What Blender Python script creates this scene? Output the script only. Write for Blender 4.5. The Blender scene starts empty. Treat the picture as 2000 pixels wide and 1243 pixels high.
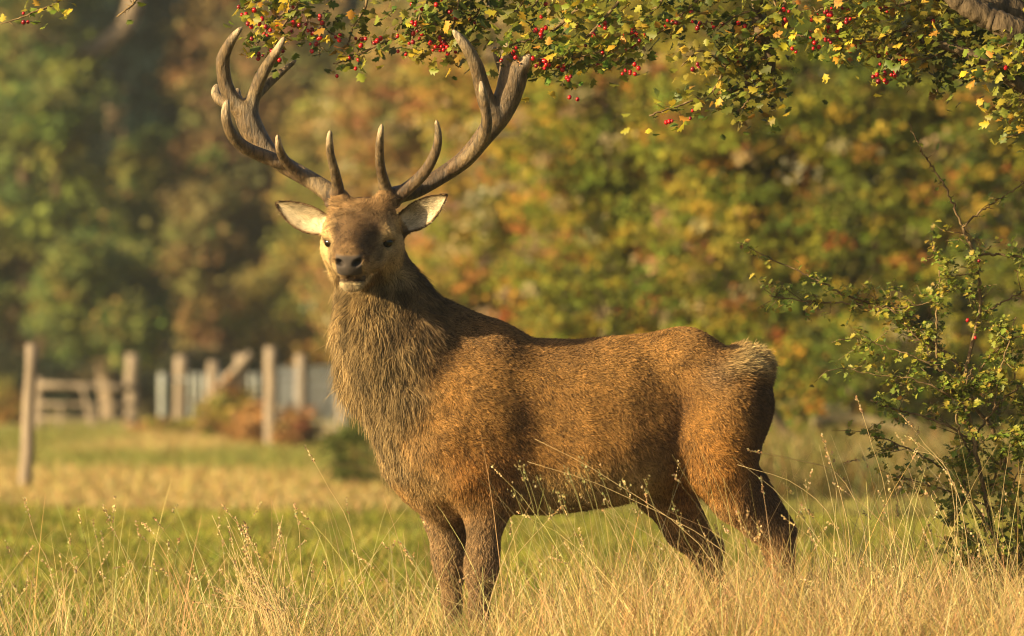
import bpy, math, random
import numpy as np
from mathutils import Vector

random.seed(7)
rng = np.random.default_rng(11)
scene = bpy.context.scene
col = scene.collection

# ------------------------------------------------------------------ camera
CAM_H, FPX, HOR = 1.05, 12000.0, 680.0       # camera height, focal length in photo pixels, horizon row
cam = bpy.data.cameras.new('camera')
camo = bpy.data.objects.new('camera', cam)
col.objects.link(camo)
camo.location = (0, 0, CAM_H)
camo.rotation_euler = (math.radians(90.279), 0, 0)
cam.sensor_fit = 'HORIZONTAL'
cam.sensor_width = 36.0
cam.lens = FPX / 2000 * 36
cam.clip_start, cam.clip_end = 0.5, 2000
cam.dof.use_dof = True
cam.dof.focus_distance = 19.85
cam.dof.aperture_fstop = 3.8
scene.camera = camo

# ------------------------------------------------------------------ sky, sun, exposure
SUN_AZ, SUN_EL = math.radians(61), math.radians(18.5)     # left of the line behind the camera
to_sun = Vector((-math.sin(SUN_AZ) * math.cos(SUN_EL), -math.cos(SUN_AZ) * math.cos(SUN_EL), math.sin(SUN_EL)))
world = bpy.data.worlds.new('World')
scene.world = world
world.use_nodes = True
wn = world.node_tree
sky = wn.nodes.new('ShaderNodeTexSky')
sky.sky_type = 'NISHITA'
sky.sun_disc = False
sky.sun_elevation = SUN_EL
sky.sun_rotation = math.atan2(to_sun.x, to_sun.y)
sky.air_density, sky.dust_density = 1.0, 4.0
bg = wn.nodes['Background']
bg.inputs['Strength'].default_value = 0.055
wn.links.new(sky.outputs[0], bg.inputs['Color'])
sl = bpy.data.lights.new('sun', 'SUN')
sl.energy = 5.0
sl.angle = math.radians(0.53)
sl.color = (1.0, 0.78, 0.43)
sun = bpy.data.objects.new('sun', sl)
col.objects.link(sun)
sun.rotation_euler = to_sun.to_track_quat('Z', 'Y').to_euler()
scene.view_settings.view_transform = 'Standard'
scene.view_settings.look = 'None'
scene.view_settings.exposure = 1.08
scene.view_settings.gamma = 1.0
scene.view_settings.use_curve_mapping = False
scene.cycles.filter_width = 1.1
scene.cycles.max_bounces = 6
scene.cycles.transparent_max_bounces = 8

# ------------------------------------------------------------------ helpers
def P(px, py, d):
    """photo pixel at distance d -> world point"""
    return np.array([(px - 1000) * d / FPX, d, CAM_H + (HOR - py) * d / FPX])

def tag(o, label=None, cat=None, group=None, kind=None):
    for k, v in (('label', label), ('category', cat), ('group', group), ('kind', kind)):
        if v:
            o[k] = v
    return o

def empty(name, loc):
    o = bpy.data.objects.new(name, None)
    o.location = Vector(loc)
    o.empty_display_size = 0.1
    col.objects.link(o)
    return o

def mesh_np(name, V, F, mat, parent=None, cols=None, smooth=False, link=True):
    """V (n,3); F (m,k) all faces with k corners; cols (n,3) point colours"""
    V = np.ascontiguousarray(V, dtype=np.float32)
    F = np.ascontiguousarray(F, dtype=np.int32)
    if parent is not None:
        V = V - np.array(parent_loc(parent), dtype=np.float32)
    me = bpy.data.meshes.new(name)
    n, (m, k) = len(V), F.shape
    me.vertices.add(n)
    me.vertices.foreach_set('co', V.ravel())
    me.loops.add(m * k)
    me.loops.foreach_set('vertex_index', F.ravel())
    me.polygons.add(m)
    me.polygons.foreach_set('loop_start', np.arange(0, m * k, k, dtype=np.int32))
    if smooth:
        me.polygons.foreach_set('use_smooth', np.ones(m, dtype=bool))
    me.update(calc_edges=True)
    if cols is not None:
        a = me.color_attributes.new('Col', 'FLOAT_COLOR', 'POINT')
        c = np.ones((n, 4), dtype=np.float32)
        c[:, :3] = cols
        a.data.foreach_set('color', c.ravel())
    me.materials.append(mat)
    o = bpy.data.objects.new(name, me)
    if link:
        col.objects.link(o)
    if parent is not None:
        o.parent = parent
    return o

def parent_loc(p):
    l = Vector(p.location)
    while p.parent:
        p = p.parent
        l += p.location
    return l

def unit(v):
    return v / np.maximum(np.linalg.norm(v, axis=-1, keepdims=True), 1e-9)

def spline(pts, n):
    """Catmull-Rom through pts (m,c)"""
    p = np.asarray(pts, float)
    if len(p) == 2:
        t = np.linspace(0, 1, n)[:, None]
        return p[0] * (1 - t) + p[1] * t
    q = np.vstack([2 * p[0] - p[1], p, 2 * p[-1] - p[-2]])
    out = []
    for u in np.linspace(0, len(p) - 1 - 1e-6, n):
        i = int(u); t = u - i
        a, b, c, d = q[i:i + 4]
        out.append(0.5 * (2 * b + (c - a) * t + (2 * a - 5 * b + 4 * c - d) * t * t + (3 * b - a - 3 * c + d) * t ** 3))
    return np.array(out)

def tube(pts, rad, sides=7, bump=0.0):
    """quads of a tapering tube along pts; closed by tapering radius"""
    pts = np.asarray(pts, float); rad = np.asarray(rad, float)
    n = len(pts)
    tan = unit(np.gradient(pts, axis=0))
    ref = np.array([0.31, -0.22, 0.93]) if abs(tan[:, 2]).mean() < 0.8 else np.array([0.93, -0.3, 0.2])
    a = unit(np.cross(tan, ref)); b = np.cross(tan, a)
    ang = np.arange(sides) * 2 * math.pi / sides
    rr = rad[:, None] * (1 + bump * rng.normal(size=(n, sides)))
    V = pts[:, None, :] + rr[..., None] * (np.cos(ang)[None, :, None] * a[:, None, :] + np.sin(ang)[None, :, None] * b[:, None, :])
    V = V.reshape(-1, 3)
    i = np.arange(n - 1)[:, None] * sides; j = np.arange(sides)[None, :]; j2 = (j + 1) % sides
    F = np.stack([i + j, i + j2, i + sides + j2, i + sides + j], -1).reshape(-1, 4)
    # end caps (degenerate-free fans collapsed to quads)
    V = np.vstack([V, pts[:1], pts[-1:]])
    c0, c1 = n * sides, n * sides + 1
    caps = []
    for k in range(0, sides - 1, 2):
        caps.append([c0, (k + 2) % sides, k + 1, k]); b0 = (n - 1) * sides
        caps.append([c1, b0 + k, b0 + k + 1, b0 + (k + 2) % sides])
    return V, np.vstack([F, np.array(caps)])

def join(parts):
    Vs, Fs, o = [], [], 0
    for V, F in parts:
        Vs.append(V); Fs.append(F + o); o += len(V)
    return np.vstack(Vs), np.vstack(Fs)

_NT = rng.random((32, 32, 32))
def noise3(p):
    """value noise 0..1"""
    i = np.floor(p).astype(int); f = p - i
    f = f * f * (3 - 2 * f)
    r = 0
    for a in (0, 1):
        for b in (0, 1):
            for c in (0, 1):
                w = (f[:, 0] if a else 1 - f[:, 0]) * (f[:, 1] if b else 1 - f[:, 1]) * (f[:, 2] if c else 1 - f[:, 2])
                r = r + w * _NT[(i[:, 0] + a) % 32, (i[:, 1] + b) % 32, (i[:, 2] + c) % 32]
    return r

# ------------------------------------------------------------------ materials
def new_mat(name):
    m = bpy.data.materials.new(name)
    m.use_nodes = True
    return m, m.node_tree, m.node_tree.nodes['Principled BSDF']

def mat_attr(name, rough=0.7, spec=0.3, transl=0.0, sheen=0.0, attr='Col', noise=None):
    m, nt, b = new_mat(name)
    at = nt.nodes.new('ShaderNodeAttribute'); at.attribute_name = attr
    src = at.outputs['Color']
    if noise:
        sc, lo, hi = noise
        tc = nt.nodes.new('ShaderNodeTexCoord')
        nz = nt.nodes.new('ShaderNodeTexNoise'); nz.inputs['Scale'].default_value = sc; nz.inputs['Detail'].default_value = 5
        nt.links.new(tc.outputs['Object'], nz.inputs['Vector'])
        mr = nt.nodes.new('ShaderNodeMapRange'); mr.inputs[1].default_value = 0.3; mr.inputs[2].default_value = 0.7
        mr.inputs[3].default_value = lo; mr.inputs[4].default_value = hi
        nt.links.new(nz.outputs['Fac'], mr.inputs[0])
        mx = nt.nodes.new('ShaderNodeVectorMath'); mx.operation = 'SCALE'
        nt.links.new(src, mx.inputs[0]); nt.links.new(mr.outputs[0], mx.inputs['Scale'])
        src = mx.outputs[0]
    nt.links.new(src, b.inputs['Base Color'])
    b.inputs['Roughness'].default_value = rough
    b.inputs['Specular IOR Level'].default_value = spec
    if transl:
        t = nt.nodes.new('ShaderNodeBsdfTranslucent')
        nt.links.new(src, t.inputs['Color'])
        mix = nt.nodes.new('ShaderNodeMixShader'); mix.inputs[0].default_value = transl
        nt.links.new(b.outputs[0], mix.inputs[1]); nt.links.new(t.outputs[0], mix.inputs[2])
        nt.links.new(mix.outputs[0], nt.nodes['Material Output'].inputs['Surface'])
    return m

def mat_noise(name, c1, c2, scale=8, rough=0.85, bump=0.4, stretch=(1, 1, 1), spec=0.2, bscale=None):
    m, nt, b = new_mat(name)
    tc = nt.nodes.new('ShaderNodeTexCoord')
    mp = nt.nodes.new('ShaderNodeMapping'); mp.inputs['Scale'].default_value = stretch
    nt.links.new(tc.outputs['Object'], mp.inputs['Vector'])
    nz = nt.nodes.new('ShaderNodeTexNoise'); nz.inputs['Scale'].default_value = scale; nz.inputs['Detail'].default_value = 6
    nz.inputs['Roughness'].default_value = 0.65
    nt.links.new(mp.outputs[0], nz.inputs['Vector'])
    rp = nt.nodes.new('ShaderNodeValToRGB')
    rp.color_ramp.elements[0].position, rp.color_ramp.elements[1].position = 0.33, 0.68
    rp.color_ramp.elements[0].color = (*c1, 1); rp.color_ramp.elements[1].color = (*c2, 1)
    nt.links.new(nz.outputs['Fac'], rp.inputs[0]); nt.links.new(rp.outputs[0], b.inputs['Base Color'])
    b.inputs['Roughness'].default_value = rough
    b.inputs['Specular IOR Level'].default_value = spec
    if bump:
        nb = nt.nodes.new('ShaderNodeTexNoise'); nb.inputs['Scale'].default_value = bscale or scale * 2.5; nb.inputs['Detail'].default_value = 4
        nt.links.new(mp.outputs[0], nb.inputs['Vector'])
        bp = nt.nodes.new('ShaderNodeBump'); bp.inputs['Strength'].default_value = bump; bp.inputs['Distance'].default_value = 0.01
        nt.links.new(nb.outputs['Fac'], bp.inputs['Height']); nt.links.new(bp.outputs[0], b.inputs['Normal'])
    return m
# ================================================================== ground
def ground_h(x, y):
    return .03 * np.exp(-((y - 37.0) / 2.5) ** 2) + .012 * np.sin(x * 1.7 + y * .9) * np.clip((y - 24) / 10, 0, 1) * np.clip((60 - y) / 10, 0, 1)

def grid_sheet(name, xs, ys, zf, mat):
    Xg, Yg = np.meshgrid(xs, ys, indexing='ij')
    V = np.stack([Xg, Yg, zf(Xg, Yg)], -1).reshape(-1, 3)
    n, m = len(xs), len(ys)
    i, j = np.meshgrid(np.arange(n - 1), np.arange(m - 1), indexing='ij')
    F = np.stack([i * m + j, (i + 1) * m + j, (i + 1) * m + j + 1, i * m + j + 1], -1).reshape(-1, 4)
    return mesh_np(name, V, F, mat, smooth=True)

gm, nt, b = new_mat('meadow_soil')
tc = nt.nodes.new('ShaderNodeTexCoord')
def nzn(scale, det=5, vec=None):
    n = nt.nodes.new('ShaderNodeTexNoise'); n.inputs['Scale'].default_value = scale; n.inputs['Detail'].default_value = det
    nt.links.new(vec or tc.outputs['Object'], n.inputs['Vector']); return n
def ramp(src, stops):
    r = nt.nodes.new('ShaderNodeValToRGB')
    e = r.color_ramp.elements
    while len(e) < len(stops): e.new(.5)
    for el, (p, c) in zip(e, stops): el.position = p; el.color = (*c, 1)
    nt.links.new(src, r.inputs[0]); return r
mpg = nt.nodes.new('ShaderNodeMapping'); mpg.inputs['Scale'].default_value = (1, .22, 1)
nt.links.new(tc.outputs['Object'], mpg.inputs[0])
far = ramp(nzn(.55, 4, mpg.outputs[0]).outputs['Fac'], [(.34, (.215, .215, .055)), (.5, (.34, .285, .09)), (.66, (.46, .34, .13))])
near = ramp(nzn(5).outputs['Fac'], [(.3, (.045, .065, .014)), (.55, (.09, .12, .022)), (.75, (.19, .17, .05))])
sx = nt.nodes.new('ShaderNodeSeparateXYZ'); nt.links.new(tc.outputs['Object'], sx.inputs[0])
wv = nzn(.8, 3)
ad = nt.nodes.new('ShaderNodeMath'); ad.operation = 'MULTIPLY_ADD'; ad.inputs[1].default_value = 3.0
nt.links.new(wv.outputs['Fac'], ad.inputs[0]); nt.links.new(sx.outputs['Y'], ad.inputs[2])
mr = nt.nodes.new('ShaderNodeMapRange'); mr.inputs[1].default_value = 38.7; mr.inputs[2].default_value = 39.5
nt.links.new(ad.outputs[0], mr.inputs[0])
mx = nt.nodes.new('ShaderNodeMix'); mx.data_type = 'RGBA'
nt.links.new(mr.outputs[0], mx.inputs['Factor']); nt.links.new(near.outputs[0], mx.inputs['A']); nt.links.new(far.outputs[0], mx.inputs['B'])
nt.links.new(mx.outputs['Result'], b.inputs['Base Color'])
b.inputs['Roughness'].default_value = .95; b.inputs['Specular IOR Level'].default_value = .1
bp = nt.nodes.new('ShaderNodeBump'); bp.inputs['Strength'].default_value = 1; bp.inputs['Distance'].default_value = .05
nt.links.new(nzn(14, 6).outputs['Fac'], bp.inputs['Height']); nt.links.new(bp.outputs[0], b.inputs['Normal'])
ax_ = np.concatenate([[-400, -150, -60], np.arange(-25, 25.1, .5), [60, 150, 400]])
ay_ = np.concatenate([[-30, 0, 10], np.arange(16, 64, .5), np.arange(64, 130, 3), [160, 260, 500]])
tag(grid_sheet('ground', ax_, ay_, ground_h, gm), kind='structure')

# ---- leaf / blade builders ------------------------------------------------
def frames(n, up_bias=0.5, face=None, fw=0.0):
    nrm = rng.normal(size=(n, 3)); nrm[:, 2] = np.abs(nrm[:, 2]) + up_bias
    if face is not None: nrm = unit(nrm) + np.array(face) * fw
    nrm = unit(nrm)
    a = rng.normal(size=(n, 3)); a = unit(a - nrm * (a * nrm).sum(1, keepdims=True))
    return nrm, a, np.cross(nrm, a)

def place(TV, TF, pos, size, nrm, a, b, cols, tipcol=None):
    """copies of a template (x across, y along, z out) -> V, F, C"""
    n, m = len(pos), len(TV)
    V = pos[:, None, :] + size[:, None, None] * (TV[None, :, 0:1] * b[:, None, :] + TV[None, :, 1:2] * a[:, None, :] + TV[None, :, 2:3] * nrm[:, None, :])
    F = (TF[None] + (np.arange(n) * m)[:, None, None]).reshape(-1, TF.shape[1])
    C = np.repeat(cols, m, axis=0)
    return V.reshape(-1, 3), F, C

RHOMB = np.array([(0, 0, 0), (.34, .45, .10), (0, 1, -.05), (-.34, .5, .10)]); RHOMB_F = np.array([[0, 1, 2, 3]])
_h = [(.0, 0), (.18, .16), (.42, .30), (.24, .42), (.46, .64), (.20, .68), (.17, .90), (0, 1.0)]
_mid = [(0, .4), (0, .7)]
LV = [(x, y, .28 * x - .10 * y * y) for x, y in _h] + [(0, .4, -.016), (0, .7, -.05)] + [(-x, y * .97 + .01, .28 * x - .10 * y * y) for x, y in _h[1:7]]
HT = [(0, 1, 8), (1, 2, 3), (1, 3, 8), (3, 4, 5), (3, 5, 8), (8, 5, 9), (5, 6, 9), (6, 7, 9)]
mirr = {0: 0, 7: 7, 8: 8, 9: 9, 1: 10, 2: 11, 3: 12, 4: 13, 5: 14, 6: 15}
HAW = np.array(LV); HAW_F = np.array(HT + [(mirr[c], mirr[b_], mirr[a_]) for a_, b_, c_ in HT for c in (c_,)])
HAW_F = np.array(HT + [(mirr[t[2]], mirr[t[1]], mirr[t[0]]) for t in HT])

def pick(pal, n, jit=.25):
    c = np.array([p[1] for p in pal]); w = np.array([p[0] for p in pal], float)
    i = rng.choice(len(pal), n, p=w / w.sum())
    return c[i] * (1 + jit * (rng.random((n, 1)) * 2 - 1)) * (1 + .10 * rng.normal(size=(n, 3)))

def blades(name, base, height, width, lean, cols, mat, segs=3, curve=.6, tip=.15, heads=None, parent=None, label=None, flop=0.0, drift=None):
    """curved grass blades: quads strips. base (n,3)"""
    n = len(base)
    az = rng.random(n) * 2 * math.pi
    d = np.stack([np.cos(az), np.sin(az), np.zeros(n)], -1)
    if drift is not None: d = unit(d + np.array(drift))
    k = np.linspace(0, 1, segs + 1)
    bend = lean[:, None] * (k[None] ** 1.0 * (1 - curve) + curve * k[None] ** 2.2)
    cen = base[:, None, :] + d[:, None, :] * (height[:, None] * bend)[..., None]
    cen[..., 2] += height[:, None] * (k[None] * (1 - .28 * (lean[:, None] * k[None]) ** 2))
    saz = rng.normal(size=n) * .7
    side = np.stack([np.cos(saz), np.sin(saz), np.zeros(n)], -1)      # width roughly across the view, any twist
    w = width[:, None] * (1 - (1 - tip) * k[None] ** 1.3)
    L = cen - side[:, None, :] * w[..., None] / 2; R = cen + side[:, None, :] * w[..., None] / 2
    V = np.stack([L, R], 2).reshape(n, -1, 3)
    m = V.shape[1]
    f = np.array([[2 * i, 2 * i + 1, 2 * i + 3, 2 * i + 2] for i in range(segs)])
    F = (f[None] + (np.arange(n) * m)[:, None, None]).reshape(-1, 4)
    C = np.repeat(cols, m, axis=0)
    return V.reshape(-1, 3), F, C, cen

leaf_m = mat_attr('leaf', rough=.5, spec=.35, transl=.38)
farleaf_m = mat_attr('far_leaf', rough=.75, spec=.12, transl=.30)
grass_m = mat_attr('grass_blade', rough=.6, spec=.25, transl=.35)
straw_m = mat_attr('straw', rough=.55, spec=.3, transl=.30)
bark_m = mat_noise('bark', (.045, .030, .018), (.19, .135, .075), 22, bump=.9, stretch=(1, 1, .35))
twig_m = mat_noise('twig_bark', (.10, .060, .030), (.30, .21, .10), 40, bump=.3)
greybark_m = mat_noise('grey_bark', (.16, .12, .08), (.38, .29, .20), 10, bump=.8, stretch=(1, 1, .4))
deadwood_m = mat_noise('deadwood', (.08, .066, .034), (.19, .15, .08), 10, bump=.8, stretch=(1, 1, .4))
post_m = mat_noise('weathered_wood', (.18, .14, .10), (.38, .30, .22), 14, bump=.5, stretch=(1, 1, .12))
galv_m = mat_noise('galvanised_steel', (.22, .23, .21), (.34, .35, .32), 12, rough=.5, bump=.1, spec=.5)

# ---- short green turf up to the low crest -----------------------------------
n = 120000
y = 21.3 + (37.6 - 21.3) * rng.random(n) ** 1.15; hw = y / 12 * 1.25 + .3
x = (rng.random(n) * 2 - 1) * hw
base = np.stack([x, y, ground_h(x, y)], -1)
kp = y < 36.4 + 1.6 * noise3(np.stack([x * 1.1, 0 * x + 3, 0 * x], -1)); base, x, y = base[kp], x[kp], y[kp]; n = len(x)
pt = noise3(np.stack([x * .9, y * .45, 0 * x], -1)); pf = noise3(np.stack([x * 3.1, y * 1.6, 0 * x + 4], -1))
turf_c = pick([(4, (.195, .215, .026)), (3, (.27, .265, .034)), (2.4, (.36, .31, .055)), (1.3, (.48, .37, .12))], n)
turf_c *= (.55 + .9 * pf)[:, None]
hgt = (.045 + .10 * rng.random(n)) * (.55 + 1.0 * pt) * np.interp(y, [22, 30, 38], [1, 1, .62])
V, F, C, _ = blades('t', base, hgt, .008 + .006 * rng.random(n), .3 + .7 * rng.random(n), turf_c, None, segs=2)
tag(mesh_np('turf', V, F, grass_m, cols=C), 'short green turf behind the stag, up to the low crest', 'grass', kind='stuff')

# ---- straw-coloured field beyond the crest ------------------------------------
n = 90000
y = 36.4 + 40.2 * rng.random(n) ** 1.4; hw = y / 12 * 1.2 + .5
x = (rng.random(n) * 2 - 1) * hw
base = np.stack([x, y, ground_h(x, y)], -1)
pt = noise3(np.stack([x * .55, y * .13, 0 * x + 2], -1))
w = np.clip((pt - .42) / .2 + .9 * (1 - np.exp(-((y - 55) / 6) ** 2)) - .25, 0, 1)[:, None]
rgt = np.clip((1000 + x / y * FPX - 760) / 120, 0, 1)[:, None]; w = w * (1 - .8 * rgt)
fc = pick([(4, (.50, .365, .135)), (2, (.44, .34, .12)), (1, (.58, .44, .19))], n) * w + pick([(3, (.235, .240, .055)), (2, (.32, .29, .08))], n) * (1 - w)
V, F, C, _ = blades('t', base, .05 + .10 * rng.random(n), .012 + .012 * rng.random(n), .3 + .8 * rng.random(n), fc, None, segs=2)
tag(mesh_np('field_grass', V, F, grass_m, cols=C), 'bleached yellow field grass between crest and fence', 'grass', kind='stuff')
# ================================================================== background: trees, fence, hedge
def clump_leaves(center, rad, ncl, per, cl_r, size, pal, flat=.6, shell=.45, px_cut=None, jitter=.2, droop=0, up=.35, fw=.5):
    """leaf clumps on and inside an ellipsoid -> arrays"""
    d = unit(rng.normal(size=(ncl, 3)))
    r = shell + (1.05 - shell) * rng.random(ncl) ** .7
    lump = .80 + .45 * noise3(d * 2.3 + center * .37)
    cc = np.array(center) + d * (r * lump)[:, None] * np.array(rad)
    cc = cc[cc[:, 2] > .05]
    ncl = len(cc)
    ccol = pick(pal, ncl, .18)
    p = np.repeat(cc, per, axis=0) + unit(rng.normal(size=(ncl * per, 3))) * (rng.random((ncl * per, 1)) ** .5) * cl_r * (np.array([1, 1, flat])) * (.6 + .8 * np.repeat(rng.random(ncl), per))[:, None]
    c = np.repeat(ccol, per, axis=0) * (1 + jitter * rng.normal(size=(ncl * per, 1)))
    k = p[:, 2] > .02
    p, c = p[k], np.clip(c[k], .004, .9)
    nrm, a, b_ = frames(len(p), up, unit(np.array([-.5, -.7, .3])), fw)
    s = size * (.7 + .7 * rng.random(len(p)))
    return place(RHOMB, RHOMB_F, p, s, nrm, a, b_, c)

def merge3(L):
    o = 0; Vs, Fs, Cs = [], [], []
    for V, F, C in L:
        Vs.append(V); Fs.append(F + o); Cs.append(C); o += len(V)
    return np.vstack(Vs), np.vstack(Fs), np.vstack(Cs)

def stem_parts(base, tops, r0, bark=None):
    out = []
    for tp, r in tops:
        mid = (np.array(base) + np.array(tp)) / 2 + rng.normal(size=3) * np.linalg.norm(np.array(tp) - base) * .06
        q = spline([base, mid, tp], 10)
        out.append(tube(q, np.linspace(r0 * r, r0 * r * .3, 10), 8, .05))
    return out

def tree(name, label, cat, px, d, blobs, pal, trunk_r, bark, ncl, per, cl_r, size, group=None, trunk_pts=None, **kw):
    """blobs: list of (px, py, rx_px, rz_px, depth radius m, depth offset m)"""
    g = P(px, 0, d); root = empty(name, (g[0], d, 0))
    tag(root, label, cat, group)
    L = []; tops = []
    tot = sum(b[2] * b[3] for b in blobs)
    for (bx, by, rx, rz, ry, dd) in blobs:
        dep = d + dd; m = dep / FPX
        c = P(bx, by, dep)
        k = max(8, int(ncl * rx * rz / tot))
        L.append(clump_leaves(c, (rx * m, ry, rz * m), k, per, cl_r, size, pal, **kw))
        tops.append((c + np.array([0, 0, .1]), .6))
    V, F, C = merge3(L)
    tr = []
    if trunk_pts is not None:
        q = spline([P(a, b, d) for a, b in trunk_pts], 14); q[0][2] = -.1
        tr.append(tube(q, np.linspace(trunk_r, trunk_r * .55, 14), 12, .05))
        base = q[8]
    else:
        base = np.array([g[0], d, -.1])
    tr += stem_parts(base, tops, trunk_r)
    tv, tf = join(tr)
    mesh_np('trunk', tv, tf, bark, root, smooth=True)
    o = mesh_np('crown', V, F, farleaf_m, root, C)
    tag(o, kind='stuff')
    return root

# the far wood (about 95-125 m)
GREEN = [(3, (.090, .125, .042)), (3, (.155, .185, .052)), (2, (.24, .235, .062)), (.6, (.33, .27, .09))]
SHADED = [(3, (.012, .024, .022)), (2, (.020, .036, .026)), (.6, (.035, .052, .028))]  # far trees in shade: their darkness is painted into the leaf colour
RUST = [(3, (.21, .145, .060)), (2, (.25, .155, .060)), (2, (.165, .145, .055)), (1, (.19, .175, .060))]
OLIV = [(3, (.215, .185, .045)), (2, (.28, .215, .05)), (1.5, (.15, .15, .04)), (.6, (.30, .17, .05))]
FW = 'trees of the far wood'
tree('oak_tree', 'yellow green leafy tree behind the gate, lit along its crown beside a pale bough', 'tree', 60, 98,
     [(60, 60, 130, 190, 2.2, 0), (40, 330, 150, 190, 2.4, -1), (110, 210, 70, 90, 1.2, -2.5), (-90, 560, 110, 140, 2, 0), (20, -200, 260, 160, 3, 1)], GREEN, .32, bark_m, 560, 46, .42, .15, FW)
tree('hazel_bush', 'rounded blue green bush standing behind the rails of the gate', 'bush', 205, 90,
     [(190, 590, 118, 105, 1.3, 0), (150, 520, 60, 60, .9, -.8), (250, 640, 60, 60, .9, -.6)], GREEN, .14, greybark_m, 330, 46, .32, .12, FW,
     trunk_pts=[(214, 845), (212, 780), (200, 715), (188, 640)])
tree('lime_tree', 'green tree with a rounded crown rising between dark gap and rusty trees', 'tree', 300, 102,
     [(300, 430, 75, 150, 1.5, 0), (290, 320, 55, 60, 1, -1), (335, 560, 50, 90, 1.0, 0), (260, 420, 45, 50, .8, -1)], GREEN, .2, bark_m, 230, 46, .38, .14, FW)
tree('beech_tree', 'rusty brown autumn tree behind the row of fence posts', 'tree', 450, 96,
     [(450, 560, 125, 130, 1.6, 0), (480, 330, 140, 180, 2, .5), (440, 100, 90, 120, 1.5, 2), (570, 130, 130, 160, 2, 1), (400, 470, 60, 90, 1, -1)], RUST, .3, bark_m, 620, 46, .40, .14, FW)
tree('field_maple', 'olive yellow tree whose low crown hangs over the fence posts', 'tree', 620, 92,
     [(560, 610, 100, 90, 1.3, -1), (650, 520, 110, 160, 1.6, 0), (660, 660, 90, 80, 1.2, -1), (680, 330, 130, 160, 2, 1)], OLIV, .24, bark_m, 470, 46, .38, .13, FW)
tree('shaded_tree', 'tree with shade painted into its leaves, filling the gap behind the pale bough', 'tree', 240, 112,
     [(250, 180, 130, 260, 2, 0), (130, 560, 170, 220, 2, 0), (330, 600, 120, 200, 2, 0), (240, -150, 200, 160, 2.5, 0), (-20, 640, 130, 160, 2, 0)], SHADED, .45, bark_m, 560, 52, .5, .17, FW)
tree('shaded_tree', 'tree with shade painted into its leaves, behind the rusty and the olive trees', 'tree', 560, 114,
     [(520, 300, 230, 420, 2.4, 0), (760, 300, 200, 420, 2.4, 0), (430, 620, 120, 140, 2, 0), (620, 700, 160, 100, 2, 0)], SHADED, .45, bark_m, 560, 52, .55, .19, FW)
far_l = clump_leaves(P(500, 350, 128), (16, 1.5, 9), 1500, 52, 1.0, .34, SHADED, shell=.02, fw=.3)
tag(mesh_np('far_wood', *far_l[:2], farleaf_m, cols=far_l[2]), 'far woodland closing the view, shade painted into its leaves', 'wood', kind='stuff')
# pale sweeping bough in front of the shade-coloured tree, growing from the oak's left limbs
q = spline([P(270, -60, 97), P(258, 20, 97), P(235, 62, 97), P(195, 90, 97), P(160, 100, 97), P(60, 60, 98)], 22)
ot = [o for o in bpy.data.objects if o.name == 'oak_tree'][0]
mesh_np('bough', *tube(q, np.linspace(.15, .13, 22), 10, .04), greybark_m, ot, smooth=True)

# fence ------------------------------------------------------------------------
def post(parent, px, pt, pb, w_px, lean=0, mat=None, name='post', d=None, flat=.8):
    d = d or CAM_H * FPX / (pb - HOR)
    m = d / FPX; r = w_px * m / 2
    a = P(px, pb, d); a[2] = -.05; t = P(px + lean, pt, d)
    q = np.array([a + (t - a) * s for s in np.linspace(0, 1, 7)]) ; q[1:6] += rng.normal(size=(5, 3)) * r * .08
    V, F = tube(q, np.full(7, r) * np.linspace(1.05, .95, 7), 9, .05)
    return mesh_np(name, V, F, mat or post_m, parent)
def root_at(name, px, d): 
    g = P(px, 0, d); return empty(name, (g[0], d, 0))
def wires(parent, pts_px, n, d0, d1, px0, px1, top, r=.004):
    pass
f0 = root_at('fence_post', 52, 43.4)
tag(f0, 'tall leaning wooden post standing alone in the field at the end of the gate', 'post')
post(f0, 48, 672, 970, 25, lean=14)
def bar(parent, a, b, r, mat, name, sides=6):
    q = np.array([a + (b - a) * s for s in np.linspace(0, 1, 5)])
    return mesh_np(name, *tube(q, np.full(5, r), sides), mat, parent)
# timber field gate between its posts
DG = 79.0
gt = root_at('field_gate', 165, DG)
tag(gt, 'grey timber field gate with a sagging top rail below the rounded bush', 'gate')
for (px, pt, w) in ((76, 738, 17), (258, 692, 26)):
    post(gt, px, pt, 846, w, d=DG)
for (ya, yb, w) in ((752, 758, 12), (790, 792, 7), (818, 818, 7)):
    bar(gt, P(76, ya, DG - .08), P(258, yb, DG - .08), w * DG / FPX / 2, post_m, 'rail')
bar(gt, P(180, 838, DG - .16), P(160, 750, DG - .16), 7 * DG / FPX / 2, post_m, 'brace')
for px in (118, 182):
    bar(gt, P(px, 838, DG - .2), P(px, 790, DG - .2), 6 * DG / FPX / 2, post_m, 'upright')
# paling of steel bars
pal_ = root_at('railing', 350, 77)
tag(pal_, 'grey steel railing of upright bars between the wooden posts and the rusty tree', 'railing')
for px, w in ((318, 17), (374, 9), (388, 9), (402, 9), (432, 9), (446, 9), (490, 8), (504, 8)):
    a = P(px, 845, 77); a[2] = 0
    bar(pal_, a, P(px, 729, 77), w * 77 / FPX / 2, galv_m, 'bar')
bar(pal_, P(312, 742, 77.05), P(515, 742, 77.05), .02, galv_m, 'rail')
bar(pal_, P(312, 822, 77.05), P(515, 822, 77.05), .02, galv_m, 'rail')
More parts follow.
